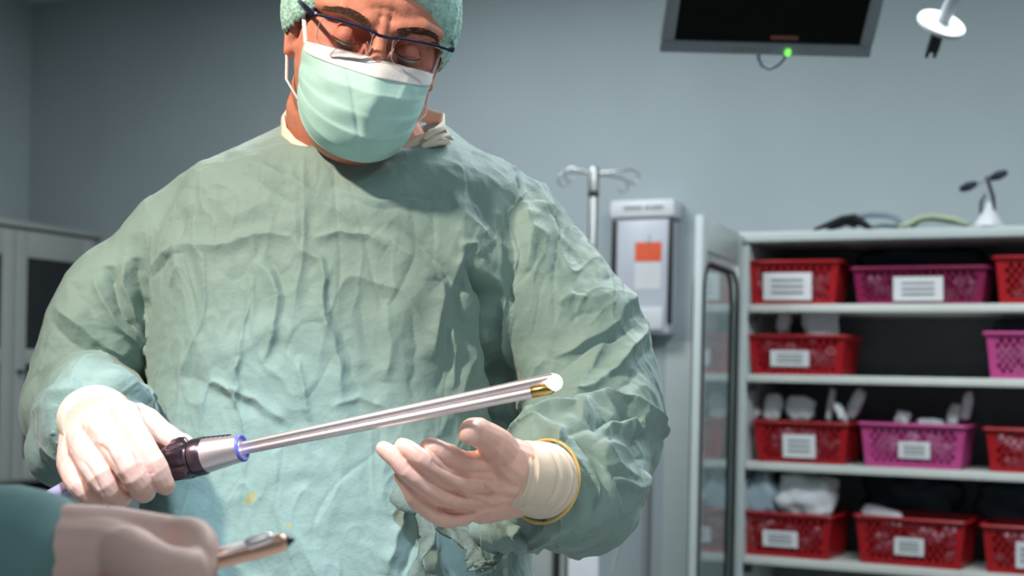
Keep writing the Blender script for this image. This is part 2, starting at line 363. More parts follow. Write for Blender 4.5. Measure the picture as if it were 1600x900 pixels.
# baskets ------------------------------------------------------------
def basket(px0, px1, shelf, hgt, m, label, lab_w, lab_h, lab_x=.5, fill=True, group='perforated baskets on the cabinet shelves', yaw=0.0, taper=.022, v0=-.385, depth=.27):
    z0 = SH[shelf] + .001
    ua, ub = u_at(px0, v0), u_at(px1, v0); w = ub - ua; c = R((ua + ub) / 2, v0 + depth / 2, z0)
    root = empty('plastic_basket', c, label, 'basket', group, -TH + yaw)
    RR = Matrix.Rotation(-TH + yaw, 3, 'Z')
    def L(x, y, z): return c + RR @ Vector((x, y, z))
    hw, hd = w / 2, depth / 2; tb = taper
    # lattice walls
    mb = MB()
    def wall(a0, a1, b0, b1):   # bottom a0-a1 , top b0-b1
        n = max(8, int((Vector(a1) - Vector(a0)).length / .0105)); mrow = 9
        grid = [[Vector(a0).lerp(Vector(a1), i / n).lerp(Vector(b0).lerp(Vector(b1), i / n), j / mrow) for i in range(n + 1)] for j in range(mrow + 1)]
        idx = len(mb.v); mb.v += [tuple(L(*p)) for r in grid for p in r]
        for j in range(mrow):
            for i in range(n):
                hole = (2 <= i < n - 2) and (1 <= j < mrow - 1) and ((i + j) % 2 == 0)
                if not hole:
                    q = idx + j * (n + 1) + i; mb.f.append((q, q + 1, q + n + 2, q + n + 1))
    B = [(-hw + tb, -hd + tb, 0), (hw - tb, -hd + tb, 0), (hw - tb, hd - tb, 0), (-hw + tb, hd - tb, 0)]
    T = [(-hw + .008, -hd + .008, hgt), (hw - .008, -hd + .008, hgt), (hw - .008, hd - .008, hgt), (-hw + .008, hd - .008, hgt)]
    for i in range(4): wall(B[i], B[(i + 1) % 4], T[i], T[(i + 1) % 4])
    mb.add([L(*p) for p in B], [(0, 1, 2, 3)])
    me = bpy.data.meshes.new('basket_body'); me.from_pydata(mb.v, [], mb.f)
    bm = bmesh.new(); bm.from_mesh(me); bmesh.ops.remove_doubles(bm, verts=bm.verts[:], dist=.0005); bm.to_mesh(me); bm.free()
    def pp(name, me_, mm, solid=0, smooth=False):
        ob = put(name, me_, mm, None, smooth, solid); ob.parent = root
        ob.matrix_parent_inverse = (Matrix.Translation(c) @ Matrix.Rotation(-TH + yaw, 4, 'Z')).inverted(); return ob
    pp('basket_body', me, m, .0025)
    r = MB(); q = [L(x, y, hgt) for x, y in rrect(-hw, hw, -hd, hd, .02, 4)]
    r.sweep(q, [(.007, .006)] * len(q), n=8, closed=True, up=(0, 0, 1)); pp('rim', r.mesh('rim'), m, 0, True)
    lm = MB(); lx = -hw + w * lab_x; lz = hgt * .42
    tilt = math.atan2(tb, hgt)
    yy = -hd + tb * (1 - .42) - .006
    lm.box(L(lx, yy, lz), (lab_w / 2, .001, lab_h / 2), RR @ Matrix.Rotation(tilt * .8, 3, 'X'), 0)
    lb = pp('label_card', lm.mesh('label_card'), m_label)
    ik = MB()
    for t in (-.22, 0, .22):
        ik.box(L(lx, yy - .0022 - t * lab_h * .12, lz + t * lab_h), (lab_w * .33, .0003, lab_h * .05), RR @ Matrix.Rotation(tilt * .8, 3, 'X'), 0)
    ob = put('print', ik.mesh('print'), m_ink, None, False); ob.parent = lb; ob.matrix_parent_inverse = lb.matrix_parent_inverse.copy() if False else Matrix.Identity(4)
    ob.matrix_parent_inverse = (root.matrix_basis @ lb.matrix_parent_inverse).inverted() if False else ob.matrix_parent_inverse
    exec_parts.append((ob, lb))
    if fill:
        fm = MB(); rs = random.Random(px0)
        for k in range(26):
            x = rs.uniform(-hw + .045, hw - .045); y = rs.uniform(-hd + .04, hd - .05); z = rs.uniform(.018, hgt * .74)
            fm.box(L(x, y, z), (rs.uniform(.015, .03), rs.uniform(.006, .02), rs.uniform(.010, .016)), RR @ Euler((rs.uniform(-.3, .3), rs.uniform(-.3, .3), rs.uniform(-.5, .5))).to_matrix(), .003)
        ob = fm.build('small_supplies', m_mixed, None, True); 
        tag(ob, 'small wrapped supplies filling the ' + fill, 'supplies', None, 'stuff')
    return c, RR, hw, hd, hgt, L
b = {}
b[1] = basket(1160, 1306, 0, .135, m_red, 'red basket with the largest white label, left end of the top shelf', .155, .088, .44, 'red basket at the left of the top shelf', yaw=.05)
b[2] = basket(1325, 1541, 0, .110, m_purple, 'wide dark magenta basket with white label on the top shelf', .15, .075, .50, 'magenta basket on the top shelf')
b[3] = basket(1547, 1700, 0, .138, m_red, 'red basket at the right end of the top shelf, cut by the photo edge', .10, .07, .62, 'red basket at the right of the top shelf')
b[4] = basket(1164, 1322, 1, .122, m_red, 'red basket on the second shelf with a narrow white label', .125, .052, .44, 'red basket on the second shelf')
b[5] = basket(1535, 1690, 1, .135, m_pink, 'pink basket at the right of the second shelf', .10, .06, .62, 'pink basket on the second shelf')
b[6] = basket(1175, 1330, 2, .128, m_red, 'red basket with squarish label, left on the third shelf, small packets on top', .105, .075, .49, 'left red basket on the third shelf')
b[7] = basket(1342, 1514, 2, .132, m_pink, 'bright pink basket with white label in the middle of the third shelf', .095, .052, .52, 'pink basket on the third shelf')
b[8] = basket(1538, 1690, 2, .128, m_red, 'red basket at the right end of the third shelf', .09, .06, .72, 'right red basket on the third shelf')
b[9] = basket(1153, 1310, 3, .138, m_red, 'red basket under big plastic bags, left on the fourth shelf', .115, .052, .47, 'left red basket on the fourth shelf', yaw=-.04)
b[10] = basket(1340, 1520, 3, .145, m_red, 'red lattice basket with whitish contents in the middle of the fourth shelf', .09, .055, .50, 'middle red basket on the fourth shelf', yaw=-.05)
b[11] = basket(1536, 1700, 3, .140, m_red, 'red basket at the right end of the fourth shelf', .07, .08, .47, 'right red basket on the fourth shelf')

def crumple(c, size, seed, amp=.25, rot=(0, 0, 0), n=3):
    """crumpled bag / packet: displaced box-ish blob"""
    bm = bmesh.new(); bmesh.ops.create_icosphere(bm, subdivisions=4, radius=1)
    co = np.array([v.co[:] for v in bm.verts])
    co = np.sign(co) * np.abs(co) ** .62
    d = perlin(co * 1.6 + seed * 7.3) * amp + (0.5 - np.abs(perlin(co * 3.1 + seed * 3.1))) * amp * .5
    co = co * (1 + d[:, None])
    E = Matrix.Rotation(-TH, 3, 'Z') @ Euler(rot).to_matrix()
    for v, q in zip(bm.verts, co): v.co = E @ Vector((q[0] * size[0], q[1] * size[1], q[2] * size[2])) + Vector(c)
    me = bpy.data.meshes.new('packet'); bm.to_mesh(me); bm.free(); return me
def packet(px, py, shelf, size, m, label, rot=(0, 0, 0), v=-.27, seed=None, name='packet', cat='packet', group='packets lying in the shelf baskets', amp=.25):
    u = u_at(px, v); z = z_at(py, u, v)
    o = put(name, crumple(R(u, v, z), size, seed or px * .01, amp, rot), m, None, True, 0, 0)
    return tag(o, label, cat, group)
packet(1223, 503, 1, (.022, .02, .035), m_pack, 'small white packet sticking up in the second-shelf red basket', (0, .1, 0))
packet(1280, 500, 1, (.052, .012, .062), m_pack, 'larger tilted white packet in the second-shelf red basket', (0, -.25, 0), v=-.30)
for i, (px, py, sx, sz, ry, lb) in enumerate([
    (1183, 643, .012, .018, -.5, 'tiny grey packet at the left rim of the third-shelf red basket'),
    (1209, 636, .028, .040, .15, 'pale blue upright packet in the third-shelf red basket'),
    (1252, 638, .045, .036, .12, 'broad white packet in the third-shelf red basket'),
    (1299, 632, .010, .048, .12, 'thin white packet standing between others in the third-shelf red basket'),
    (1314, 644, .012, .032, -.45, 'short white packet leaning left in the third-shelf red basket'),
    (1338, 631, .018, .048, .42, 'leaf-shaped white packet leaning right at the third-shelf red basket'),
    (1412, 652, .022, .020, .3, 'small white packet at the middle of the third-shelf pink basket'),
    (1455, 660, .040, .012, 0, 'low flat white packet in the third-shelf pink basket'),
    (1492, 648, .018, .032, .2, 'pale blue packet in the third-shelf pink basket'),
    (1512, 634, .014, .042, .12, 'tall thin white packet at the right of the third-shelf pink basket'),
    (1385, 805, .062, .024, .25, 'white folded packet on the middle fourth-shelf basket')]):
    packet(px, py, 2, (sx, .016, sz), m_pack, lb, (0, ry, 0), v=-.27 if px not in (1314,) else -.31)
packet(1183, 770, 3, (.068, .05, .085), m_bluebag, 'pale blue plastic bag leaning at the left of the fourth shelf', (0, -.12, 0), v=-.30, name='plastic_bag', cat='bag', group='bags in the fourth-shelf basket')
packet(1262, 775, 3, (.088, .05, .068), m_pack, 'crumpled clear whitish plastic bag on the fourth shelf', (0, .1, 0), v=-.28, name='plastic_bag', cat='bag', group='bags in the fourth-shelf basket', amp=.35)
packet(1428, 778, 3, (.15, .035, .080), m_darkbag, 'dark blue plastic bag behind the middle fourth-shelf basket', v=-.065, name='plastic_bag', cat='bag', group='dark bags in the cabinet')
packet(1590, 790, 3, (.11, .035, .075), m_darkbag, 'dark bag behind the right end of the fourth shelf', v=-.065, name='plastic_bag', cat='bag', group='dark bags in the cabinet')
packet(1435, 410, 0, (.20, .035, .050), m_darkbag, 'dark blue bundle lying behind the magenta basket', v=-.065, name='plastic_bag', cat='bag', group='dark bags in the cabinet')
packet(1585, 508, 1, (.06, .05, .018), m_darkbag, 'dark blue packet on top of the second-shelf pink basket', v=-.22, name='packet', cat='packet')

# things on top of the cabinet ------------------------------------------------------------
ZC = ZT + .033
def T(px, dz, v=-.375):
    v = min(v - .055, -.34) if v > -.375 else v
    u = u_at(px, v); return R(u, v, ZC + dz * 1.25 + .001)
o = MB()
o.sweep([T(1268, .004), T(1290, .016), T(1312, .027), T(1330, .030), T(1345, .016), T(1356, .005)], [(.012, .005), (.02, .009), (.026, .014), (.028, .015), (.02, .010), (.01, .005)], n=12, up=(0, 0, 1))
o.sweep([T(1290, .006, -.26), T(1315, .018, -.26), T(1340, .016, -.26), T(1352, .005, -.26)], [(.02, .005)] * 4, n=10, up=(0, 0, 1))
o.sweep([T(1305, .006, -.34), T(1318, .012, -.36), T(1330, .006, -.34)], [.005] * 3, n=8)
tag(o.build('rubber_strap', m_black), 'black rubber strap lying in a low arch on the cabinet', 'strap')
o = MB(); o.sweep([T(1335, .034), T(1355, .038), T(1380, .035), T(1395, .028), T(1400, .016)], [.009] * 5, n=10); o.sweep([T(1350, .006, -.28), T(1375, .012, -.28), T(1398, .008, -.28)], [.006] * 3, n=8)
tag(o.build('breathing_tube', m_greytube), 'blue-grey tube arching beside the black strap on the cabinet', 'tube')
o = MB()
for k in range(5):
    a = .004 + k * .003
    o.sweep([T(1402 + k * 5, .006, -.40 + .02 * k), T(1425 + 3 * k, a + .012, -.40 + .02 * k), T(1452, a + .016, -.40 + .02 * k), T(1478 + 2 * k, a + .008, -.40 + .02 * k), T(1505, .006, -.40 + .02 * k)], [.0065] * 5, n=8)
tag(o.build('coiled_tubing', m_green), 'pale green tubing coiled in a loose heap on the cabinet', 'tubing')
st = empty('double_ended_stand', T(1540, 0), 'white conical stand with black legs and a crossbar tipped in dark blue', 'stand')
o = MB(); o.lathe(T(1540, 0), (0, 0, 1), [(0, .045), (.005, .045), (.03, .030), (.055, .012), (.075, .006)], 24); o.build('cone_base', m_plastic, st)
o = MB(); o.sweep([T(1527, .03), T(1527, .06), T(1533, .078)], [.004, .005, .003], n=8); o.sweep([T(1548, .028), T(1546, .07), T(1538, .108), T(1535, .118)], [.005, .006, .006, .006], n=8); o.build('curved_leg', m_black, st)
ca, cb = T(1500, .096), T(1560, .127)
o = MB(); o.sweep([ca, cb], [.005, .005], n=8); o.build('crossbar', m_greyplastic, st)
for q, w_ in ((ca, cb), (cb, ca)):
    dr = (w_ - q).normalized()
    o = MB(); o.sweep([q - dr * .004, q + dr * .014, q + dr * .032], [.011, .014, .010], n=12); o.build('bar_tip', m_navy, st)

# ---------------------------------------------------------------- left wall cabinet
lc = empty('glass_cabinet', R(UL + .21, -.5, .785), 'old white wall cabinet with dark glass doors', 'cabinet')
UF = -3.0
def lbox(v0, v1, z0, z1, d=.02, u=UF, bev=.003): o = MB(); rbox(o, u - d, u, v0, v1, z0, z1, bev); return o
o = MB(); rbox(o, UL + .004, UF - .021, -2.2, -.006, .785, 1.83, .003); o.build('carcass', m_oldcab, lc)
o = MB(); rbox(o, UL + .004, UF + .012, -2.2, -.006, 1.832, 1.856, .004); o.build('cornice', m_oldcab, lc)
def cab_door(va, vb):
    f = MB()
    rbox(f, UF - .02, UF, va, va + .065, .80, 1.82, .003); rbox(f, UF - .02, UF, vb - .065, vb, .80, 1.82, .003)
    for z0, z1 in ((.80, .885), (1.276, 1.336), (1.712, 1.82)): rbox(f, UF - .02, UF, va + .065, vb - .065, z0, z1, .002)
    d_ = f.build('door', m_oldcab, lc)
    g = MB()
    for z0, z1 in ((.885, 1.276), (1.336, 1.712)): rbox(g, UF - .014, UF - .010, va + .06, vb - .06, z0 - .003, z1 + .003, 0)
    exec_parts.append((g.build('glass_pane', m_darkglass), d_))
    h = MB(); rbox(h, UF, UF + .03, va + .015, va + .03, 1.235, 1.25, .003); exec_parts.append((h.build('handle', m_black), d_))
cab_door(-.497, -.035); cab_door(-.965, -.503); cab_door(-1.433, -.971)
bc = empty('base_cabinet', R(UL + .28, -.9, 0), 'grey counter-height base cabinet below the glass cabinet', 'cabinet')
o = MB(); rbox(o, UL + .004, UL + .56, -2.2, -.006, .08, .68, .004); o.build('carcass', m_oldcab, bc)
o = MB(); rbox(o, UL + .004, UL + .59, -2.22, -.006, .682, .72, .006); o.build('worktop', m_greyplastic, bc)
for k in range(4):
    d_ = MB(); rbox(d_, UL + .561, UL + .58, -2.19 + k * .545, -1.655 + k * .545, .10, .66, .003); d_ = d_.build('door', m_oldcab, bc)
    h = MB(); rbox(h, UL + .58, UL + .60, -1.75 + k * .545, -1.73 + k * .545, .50, .60, .003); exec_parts.append((h.build('handle', m_black), d_))

# ---------------------------------------------------------------- wall dispenser
ds = empty('wall_dispenser', R(-.456, -.045, 1.42), 'wall-mounted dispenser with grey printed header and orange label', 'dispenser')
o = MB(); rbox(o, -.565, -.352, -.085, -.002, 1.425, 1.838, .012); o.build('housing', m_disp, ds)
o = MB(); rbox(o, -.58, -.335, -.10, -.002, 1.840, 1.905, .012); hd_ = o.build('header', m_plastic, ds)
o = MB()
for k, (a, w_) in enumerate(((-.525, .07), (-.445, .02), (-.42, .045))): rbox(o, a, a + w_, -.1018, -.1003, 1.868, 1.88, 0)
exec_parts.append((o.build('print', m_ink), hd_))
for a in (-.572, -.357):
    o = MB(); rbox(o, a, a + .018, -.095, -.086, 1.46 if a > -.5 else 1.60, 1.835, .004); o.build('side_rail', m_black, ds)
zo1, zo0 = z_at(378, -.47, -.1), z_at(408, -.47, -.1); zw = z_at(452, -.47, -.1); ua, ub = u_at(988, -.088), u_at(1029, -.088)
o = MB(); rbox(o, ua, ub, -.0875, -.0855, zo0, zo1, 0); o.build('orange_label', m_orange, ds)
o = MB(); rbox(o, ua, ub, -.0875, -.0855, zw, zo0 - .002, 0); o.build('white_label', m_label, ds)
o = MB(); o.sweep([R((ua + ub) / 2, -.09, zo1), R((ua + ub) / 2, -.092, zo1 + .03)], [.006, .004], n=8); o.build('clip', m_plastic, ds)
o = MB(); rbox(o, -.545, -.372, -.098, -.086, 1.44, 1.52, .01); o.build('bottom_tray', m_plastic, ds)

# ---------------------------------------------------------------- drip stand
IY = 4.78; top = P(928, 262, IY); iv = empty('drip_stand', (top.x, IY, 0), 'chrome drip stand with hooked arms behind the gowned shoulder', 'drip stand')
o = MB(); o.sweep([(top.x, IY, .09), (top.x, IY, top.z - .075)], [.017, .017], n=14); o.build('pole', m_steel, iv)
o = MB(); o.lathe((top.x, IY, top.z - .10), (0, 0, 1), [(0, .018), (.025, .018)], 16); o.build('collar', m_black, iv)
o = MB(); o.lathe((top.x, IY, top.z - .08), (0, 0, 1), [(0, .019), (.07, .019), (.08, .016), (.082, .001)], 16); o.build('head', m_steel, iv)
for (ex, ez, ey) in ((-.10, .0, -.03), (-.075, .028, .06), (.13, .012, -.03), (.10, -.005, .06)):
    o = MB(); e = Vector((top.x + ex, IY + ey, (top.z - .02) + ez)); s0 = Vector((top.x, IY, (top.z - .02)))
    o.sweep([s0, s0.lerp(e, .5), e, e + Vector((.018 * (1 if ex > 0 else -1), 0, -.012)), e + Vector((.02 * (1 if ex > 0 else -1), 0, -.035)), e + Vector((.005 * (1 if ex > 0 else -1), 0, -.05)), e + Vector((-.012 * (1 if ex > 0 else -1), 0, -.040))], [.0035] * 7, n=8)
    o.build('hook_arm', m_steel, iv)
for k in range(5):
    a = rad(72 * k + 20); c_, s_ = math.cos(a), math.sin(a)
    o = MB(); o.sweep([(top.x, IY, .09), (top.x + .28 * c_, IY + .28 * s_, .06)], [.014, .012], n=10); o.ell((top.x + .29 * c_, IY + .29 * s_, .028), (.028, .028, .028)); o.build('leg', m_steel, iv)

# ---------------------------------------------------------------- equipment trolley under the elbow
tr = empty('equipment_trolley', P(900, 1200, 4.0).xy.to_3d(), 'white equipment trolley low behind the gowned elbow', 'trolley')
def tb(px0, px1, y0, y1, z0, z1, bev=.004):
    a = P(px0, 850, y0).x; b_ = P(px1, 850, y0).x; o = MB(); o.box(((a + b_) / 2, (y0 + y1) / 2, (z0 + z1) / 2), ((b_ - a) / 2, (y1 - y0) / 2, (z1 - z0) / 2), None, bev); return o
tb(826, 886, 4.0, 4.35, .10, .83).build('side_unit', m_oldcab, tr)
tb(888, 936, 3.98, 4.35, .10, .84).build('drawer_unit', m_plastic, tr)
tb(866, 876, 3.985, 3.999, .12, .82).build('vertical_rail', m_black, tr)
tb(912, 930, 4.0, 4.04, .841, .862).build('top_knob', m_black, tr)
for sx in (.06, .22):
    for sy in (4.05, 4.3):
        o = MB(); o.ell((P(826, 850, 4).x + sx, sy, .05), (.03, .03, .05)); o.build('caster', m_black, tr)
o = MB(); o.sweep([P(955, 800, 4.4), P(975, 830, 4.4), P(965, 860, 4.4), P(955, 900, 4.38), P(950, 1100, 4.3), (P(950, 900, 4.3).x, 4.3, .008), (P(950, 900, 4.3).x + .3, 4.4, .008)], [.006] * 7, n=8)
tag(o.build('hanging_cable', m_greyplastic), 'grey cable hanging beside the white trolley', 'cable')

# ---------------------------------------------------------------- monitor
mo_c = (P(1030, 79, 2.9) + P(1358, 88, 2.93)) / 2
ex = (P(1358, 88, 2.93) - P(1030, 79, 2.9)); MW = ex.length; ex.normalize()
tiltm = rad(42); ey = Vector((0, -math.sin(tiltm), math.cos(tiltm))); ey = (ey - ex * ey.dot(ex)).normalized(); en = ex.cross(ey)  # points to camera/down
MR = Matrix((ex, ey, en)).transposed()
mon = empty('ceiling_monitor', mo_c, 'grey flat monitor with black screen and green power light hung from the ceiling', 'monitor')
MH = .335
def mbx(x0, x1, y0, y1, z0, z1, bev=.003): o = MB(); o.box(mo_c + MR @ Vector(((x0 + x1) / 2, (y0 + y1) / 2, (z0 + z1) / 2)), ((x1 - x0) / 2, (y1 - y0) / 2, (z1 - z0) / 2), MR, bev); return o
hw = MW / 2
mbx(-hw + .003, hw - .003, .003, MH - .003, -.045, -.002, .008).build('back_shell', m_monitor, mon)
bz = MB()
for (x0, x1, y0, y1) in ((-hw, hw, 0, .027), (-hw, hw, MH - .025, MH), (-hw, -hw + .027, .027, MH - .025), (hw - .027, hw, .027, MH - .025)):
    bz.box(mo_c + MR @ Vector(((x0 + x1) / 2, (y0 + y1) / 2, .002)), ((x1 - x0) / 2, (y1 - y0) / 2, .006), MR, .003)
bezel = bz.build('bezel', m_monitor, mon)
mbx(-hw + .025, hw - .025, .025, MH - .023, -.001, .003, 0).build('screen', m_screen, mon)
mbx(.005, .062, .034, .043, .0032, .0042, 0).build('red_marking', m_redtext, mon)
bt = MB()
for k in range(6): bt.box(mo_c + MR @ Vector((-.065 + k * .014, .011, .0085)), (.0035, .002, .0015), MR, .0005)
bt.build('button_row', m_ink, mon)
o = MB(); o.ell(mo_c + MR @ Vector((.044, .010, .012)), (.0065, .0085, .004), MR); o.build('power_light', m_led, mon)
cb_ = [mo_c + MR @ Vector((x, y, -.03)) for x, y in ((-.006, .012), (-.003, -.028), (.008, -.045), (.024, -.052), (.04, -.044), (.052, -.026), (.053, .015))]
o = MB(); o.sweep(cb_, [.0035] * 7, n=10); o.build('cable_loop', m_greytube, mon)
pj = mo_c + MR @ Vector((0, MH / 2, -.045))
o = MB(); o.sweep([pj, pj - en * .09, Vector((pj.x, pj.y + .12, pj.z + .16)), Vector((pj.x, pj.y + .12, 2.9))], [.025, .025, .022, .022], n=14); o.build('ceiling_arm', m_monitor, mon)

# ---------------------------------------------------------------- ceiling disc on tube
dc = P(1471, 38, 2.9); ax = Vector((.20, -.70, .72)).normalized()
pn = empty('ceiling_pendant', dc, 'white round disc on a pale tube with black fitting below', 'pendant')
o = MB(); o.lathe(dc - ax * .006, ax, [(0, .001), (0, .047), (.004, .051), (.010, .049), (.013, .034), (.013, .001)], 40); o.build('disc', m_disc, pn)
kk = (2.9 - dc.z) / ax.z
o = MB(); o.sweep([dc + ax * .004, dc + ax * (kk)], [.0135, .0135], n=16); o.build('tube', m_disc, pn)
dq = P(1462, 62, 2.93); dr = (P(1454, 88, 2.96) - dq)
o = MB(); o.sweep([dc - ax * .012, dq, dq + dr * .6], [.012, .013, .013], n=12, caps='flat')
for s_ in (-.008, .008): o.sweep([dq + dr * .5 + Vector((s_, 0, 0)), dq + dr + Vector((s_, 0, 0))], [.005, .004], n=8)
o.build('black_fitting', m_black, pn)

# ---------------------------------------------------------------- unseen draped table below the frame, added to bounce light upward
tbx = empty('bounce_table', (.45, .85, 0), 'unseen table added under a white drape to bounce light onto the hands', 'table')
def tabletop(u, v):
    x = -.42 + 1.7 * u; y = .50 + .66 * v
    return (x, y, .90)
o = MB(); o.box((.43, .83, .88), (.85, .33, .03), None, .02); o.build('table_top', m_steel, tbx)
def drape(u, v):
    # v 0..1 across, overhang on both sides
    x = -.44 + 1.76 * u; s = (v - .5) * 1.9
    if abs(s) < .36: y, z = .83 + s, .914
    else: y, z = .83 + math.copysign(.36 + .012 * math.sin(x * 30), s), .914 - (abs(s) - .36)
    return (x, y, z + .003 * math.sin(x * 21 + y * 9))
o = MB(); o.grid(drape, 90, 60); tag(o.build('bounce_drape', m_drape, None, True, .003), 'unseen white drape added over the table to bounce light upward', 'drape')
o = MB(); o.box((.43, .83, .45), (.14, .12, .40), None, .03); o.box((.43, .83, .05), (.45, .2, .05), None, .02); o.build('pedestal', m_steel, tbx)

# ================================================================ THE SURGEON
def seg_dist(px, a, b):
    """signed distance and parameter to a 2-D segment"""
    d = b - a; L2 = (d * d).sum(); t = np.clip(((px - a) @ d) / L2, 0, 1)
    q = px - (a + t[:, None] * d); s = np.sign(q[:, 0] * d[1] - q[:, 1] * d[0]); return np.hypot(q[:, 0], q[:, 1]) * s, t
def project(co):
    x = co[:, 0]; z = co[:, 2] - CZ; Y = co[:, 1]
    xc = x * CR + z * SR; yc = -x * SR + z * CR
    return np.stack([CX + F * xc / Y, HY - F * yc / Y], 1)
def stroke(px, pts, w, h, wr=None):
    """fold profile: w on one side, wr on the other; tapered ends"""
    pts = [np.array(p, float) for p in pts]; L = [np.linalg.norm(pts[i + 1] - pts[i]) for i in range(len(pts) - 1)]; tot = sum(L)
    best = np.full(len(px), 1e9); sd = np.zeros(len(px)); tt = np.zeros(len(px)); acc = 0
    for i in range(len(pts) - 1):
        s, t = seg_dist(px, pts[i], pts[i + 1]); m = np.abs(s) < best
        best[m] = np.abs(s)[m]; sd[m] = s[m]; tt[m] = (acc + t[m] * L[i]) / tot; acc += L[i]
    ww = np.where(sd > 0, w, wr or w)
    taper = np.clip(np.minimum(tt, 1 - tt) * 5, 0, 1) ** .7
    return h * taper * np.exp(-(np.abs(sd) / ww) ** 1.25)

person = empty('person', (-.15, 1.6, 0), 'man in teal surgical gown, cap, mask and glasses looking down at a lit scope', 'person')

# --- hands (pixel, pixel, depth, radius)
def chain(mb, pts, k=1.0, n=14):
    # smooth the chain by inserting midpoints
    q = [(P(a, b_, c), r * k) for a, b_, c, r in pts]
    out = []
    for i in range(len(q) - 1):
        p0 = q[max(i - 1, 0)][0]; p1 = q[i][0]; p2 = q[i + 1][0]; p3 = q[min(i + 2, len(q) - 1)][0]
        for t in (0, .34, .67):
            t2, t3 = t * t, t * t * t
            p = .5 * ((2 * p1) + (p2 - p0) * t + (2 * p0 - 5 * p1 + 4 * p2 - p3) * t2 + (3 * p1 - p0 - 3 * p2 + p3) * t3)
            out.append((p, q[i][1] * (1 - t) + q[i + 1][1] * t))
    out.append(q[-1])
    mb.sweep([a for a, _ in out], [r for _, r in out], n=n)
LH = {  # hand at the left of the picture, gripping the scope
 'index': [(196, 648, 1.235, .0130), (214, 686, 1.196, .0122), (238, 724, 1.186, .0112), (250, 748, 1.192, .0102), (257, 757, 1.197, .0090)],
 'middle': [(160, 674, 1.225, .0135), (186, 708, 1.182, .0124), (208, 744, 1.176, .0112), (225, 768, 1.196, .0098), (218, 765, 1.222, .0085)],
 'ring': [(130, 700, 1.225, .0130), (150, 735, 1.183, .0120), (170, 764, 1.183, .0106), (188, 777, 1.205, .0095), (182, 764, 1.228, .0082)],
 'pinky': [(110, 724, 1.235, .0120), (121, 752, 1.200, .0108), (139, 772, 1.198, .0096), (156, 779, 1.215, .0086), (155, 766, 1.232, .0075)],
 'thumb': [(178, 668, 1.262, .0165), (218, 655, 1.268, .0145), (250, 676, 1.262, .0118), (276, 691, 1.256, .0100), (288, 694, 1.252, .0090)]}
LP = [[(152, 655, 1.30, .027), (190, 660, 1.245, .0150)], [(146, 660, 1.30, .026), (162, 678, 1.238, .0155)], [(140, 668, 1.30, .025), (134, 702, 1.238, .0150)], [(134, 676, 1.30, .024), (113, 722, 1.243, .0135)],
      [(155, 665, 1.30, .025), (175, 680, 1.262, .020), (190, 700, 1.25, .012)], [(150, 690, 1.27, .022), (150, 720, 1.255, .016)]]
RH = {
 'index': [(768, 722, 1.255, .0135), (726, 722, 1.222, .0125), (694, 706, 1.200, .0112), (676, 699, 1.197, .0100), (668, 698, 1.200, .0090)],
 'middle': [(756, 750, 1.250, .0135), (704, 748, 1.210, .0125), (664, 722, 1.188, .0112), (644, 706, 1.186, .0100), (630, 697, 1.190, .0092)],
 'ring': [(740, 776, 1.252, .0130), (690, 776, 1.215, .0120), (645, 745, 1.192, .0108), (618, 717, 1.188, .0096), (600, 702, 1.190, .0090)],
 'pinky': [(726, 802, 1.262, .0130), (690, 807, 1.235, .0118), (653, 784, 1.212, .0105), (636, 757, 1.205, .0088), (626, 745, 1.205, .0078)],
 'thumb': [(788, 718, 1.262, .0185), (776, 696, 1.240, .0158), (756, 680, 1.218, .0132), (742, 674, 1.200, .0118), (735, 677, 1.186, .0106)]}
RP = [[(822, 745, 1.275, .030), (765, 728, 1.258, .0140)], [(820, 750, 1.275, .029), (752, 752, 1.258, .0125)], [(816, 755, 1.278, .028), (742, 777, 1.262, .0120)], [(815, 760, 1.28, .026), (730, 796, 1.268, .012)],
      [(815, 735, 1.27, .026), (788, 716, 1.258, .021)], [(800, 770, 1.285, .024), (755, 790, 1.275, .017)], [(785, 745, 1.275, .026), (750, 750, 1.265, .020)]]
for k_ in ('index', 'middle', 'ring', 'pinky'): RH[k_] = [(a, b_, c, r * (.84 if i == 0 else .76)) for i, (a, b_, c, r) in enumerate(RH[k_])]
def hand_mb(H, PP, k=1.0):
    mb = MB()
    for f in H.values(): chain(mb, f, k)
    for f in PP: chain(mb, f, k)
    return mb

# --- head frame
HP, HYW, HRL = rad(21), rad(12.5), rad(10.5)
HC = Vector((-.1555, 1.475, 1.617))
HR = Matrix.Rotation(HYW, 3, 'Z') @ Matrix.Rotation(HP, 3, 'X') @ Matrix.Rotation(HRL, 3, 'Y')
def H(x, y, z): return HC + HR @ Vector((x, y, z))
def hpts(l): return [H(*p) for p in l]

bd = MB()
def hell(c, r, e=(0, 0, 0)): bd.ell(H(*c), r, HR @ Euler(e).to_matrix())
hell((0, .015, .045), (.077, .097, .086)); hell((0, -.026, -.030), (.072, .064, .082)); hell((0, -.048, -.096), (.049, .044, .036))
hell((0, -.002, -.070), (.066, .062, .048)); hell((0, -.035, .03), (.066, .060, .045))
for s in (-1, 1):
    hell((s * .040, -.060, -.032), (.021, .025, .020)); hell((s * .031, -.0775, -.003), (.0145, .0125, .0125))
    bd.sweep(hpts([(s * .058, -.060, .020), (s * .038, -.0815, .0235), (s * .014, -.090, .018)]), [.009, .0115, .0105], n=12)
    # ear
    hell((s * .072, .006, -.012), (.008, .016, .028), (0, 0, s * .25))
    er = [(s * .070, -.004, -.034), (s * .074, .003, -.043), (s * .078, .014, -.030), (s * .082, .022, -.006), (s * .081, .016, .014), (s * .076, .004, .016), (s * .072, -.006, .004)]
    bd.sweep(hpts(er), [.0055, .0075, .0045, .0042, .0042, .004, .0035], n=10)
    hell((s * .013, -.104, -.050), (.0085, .012, .0085))
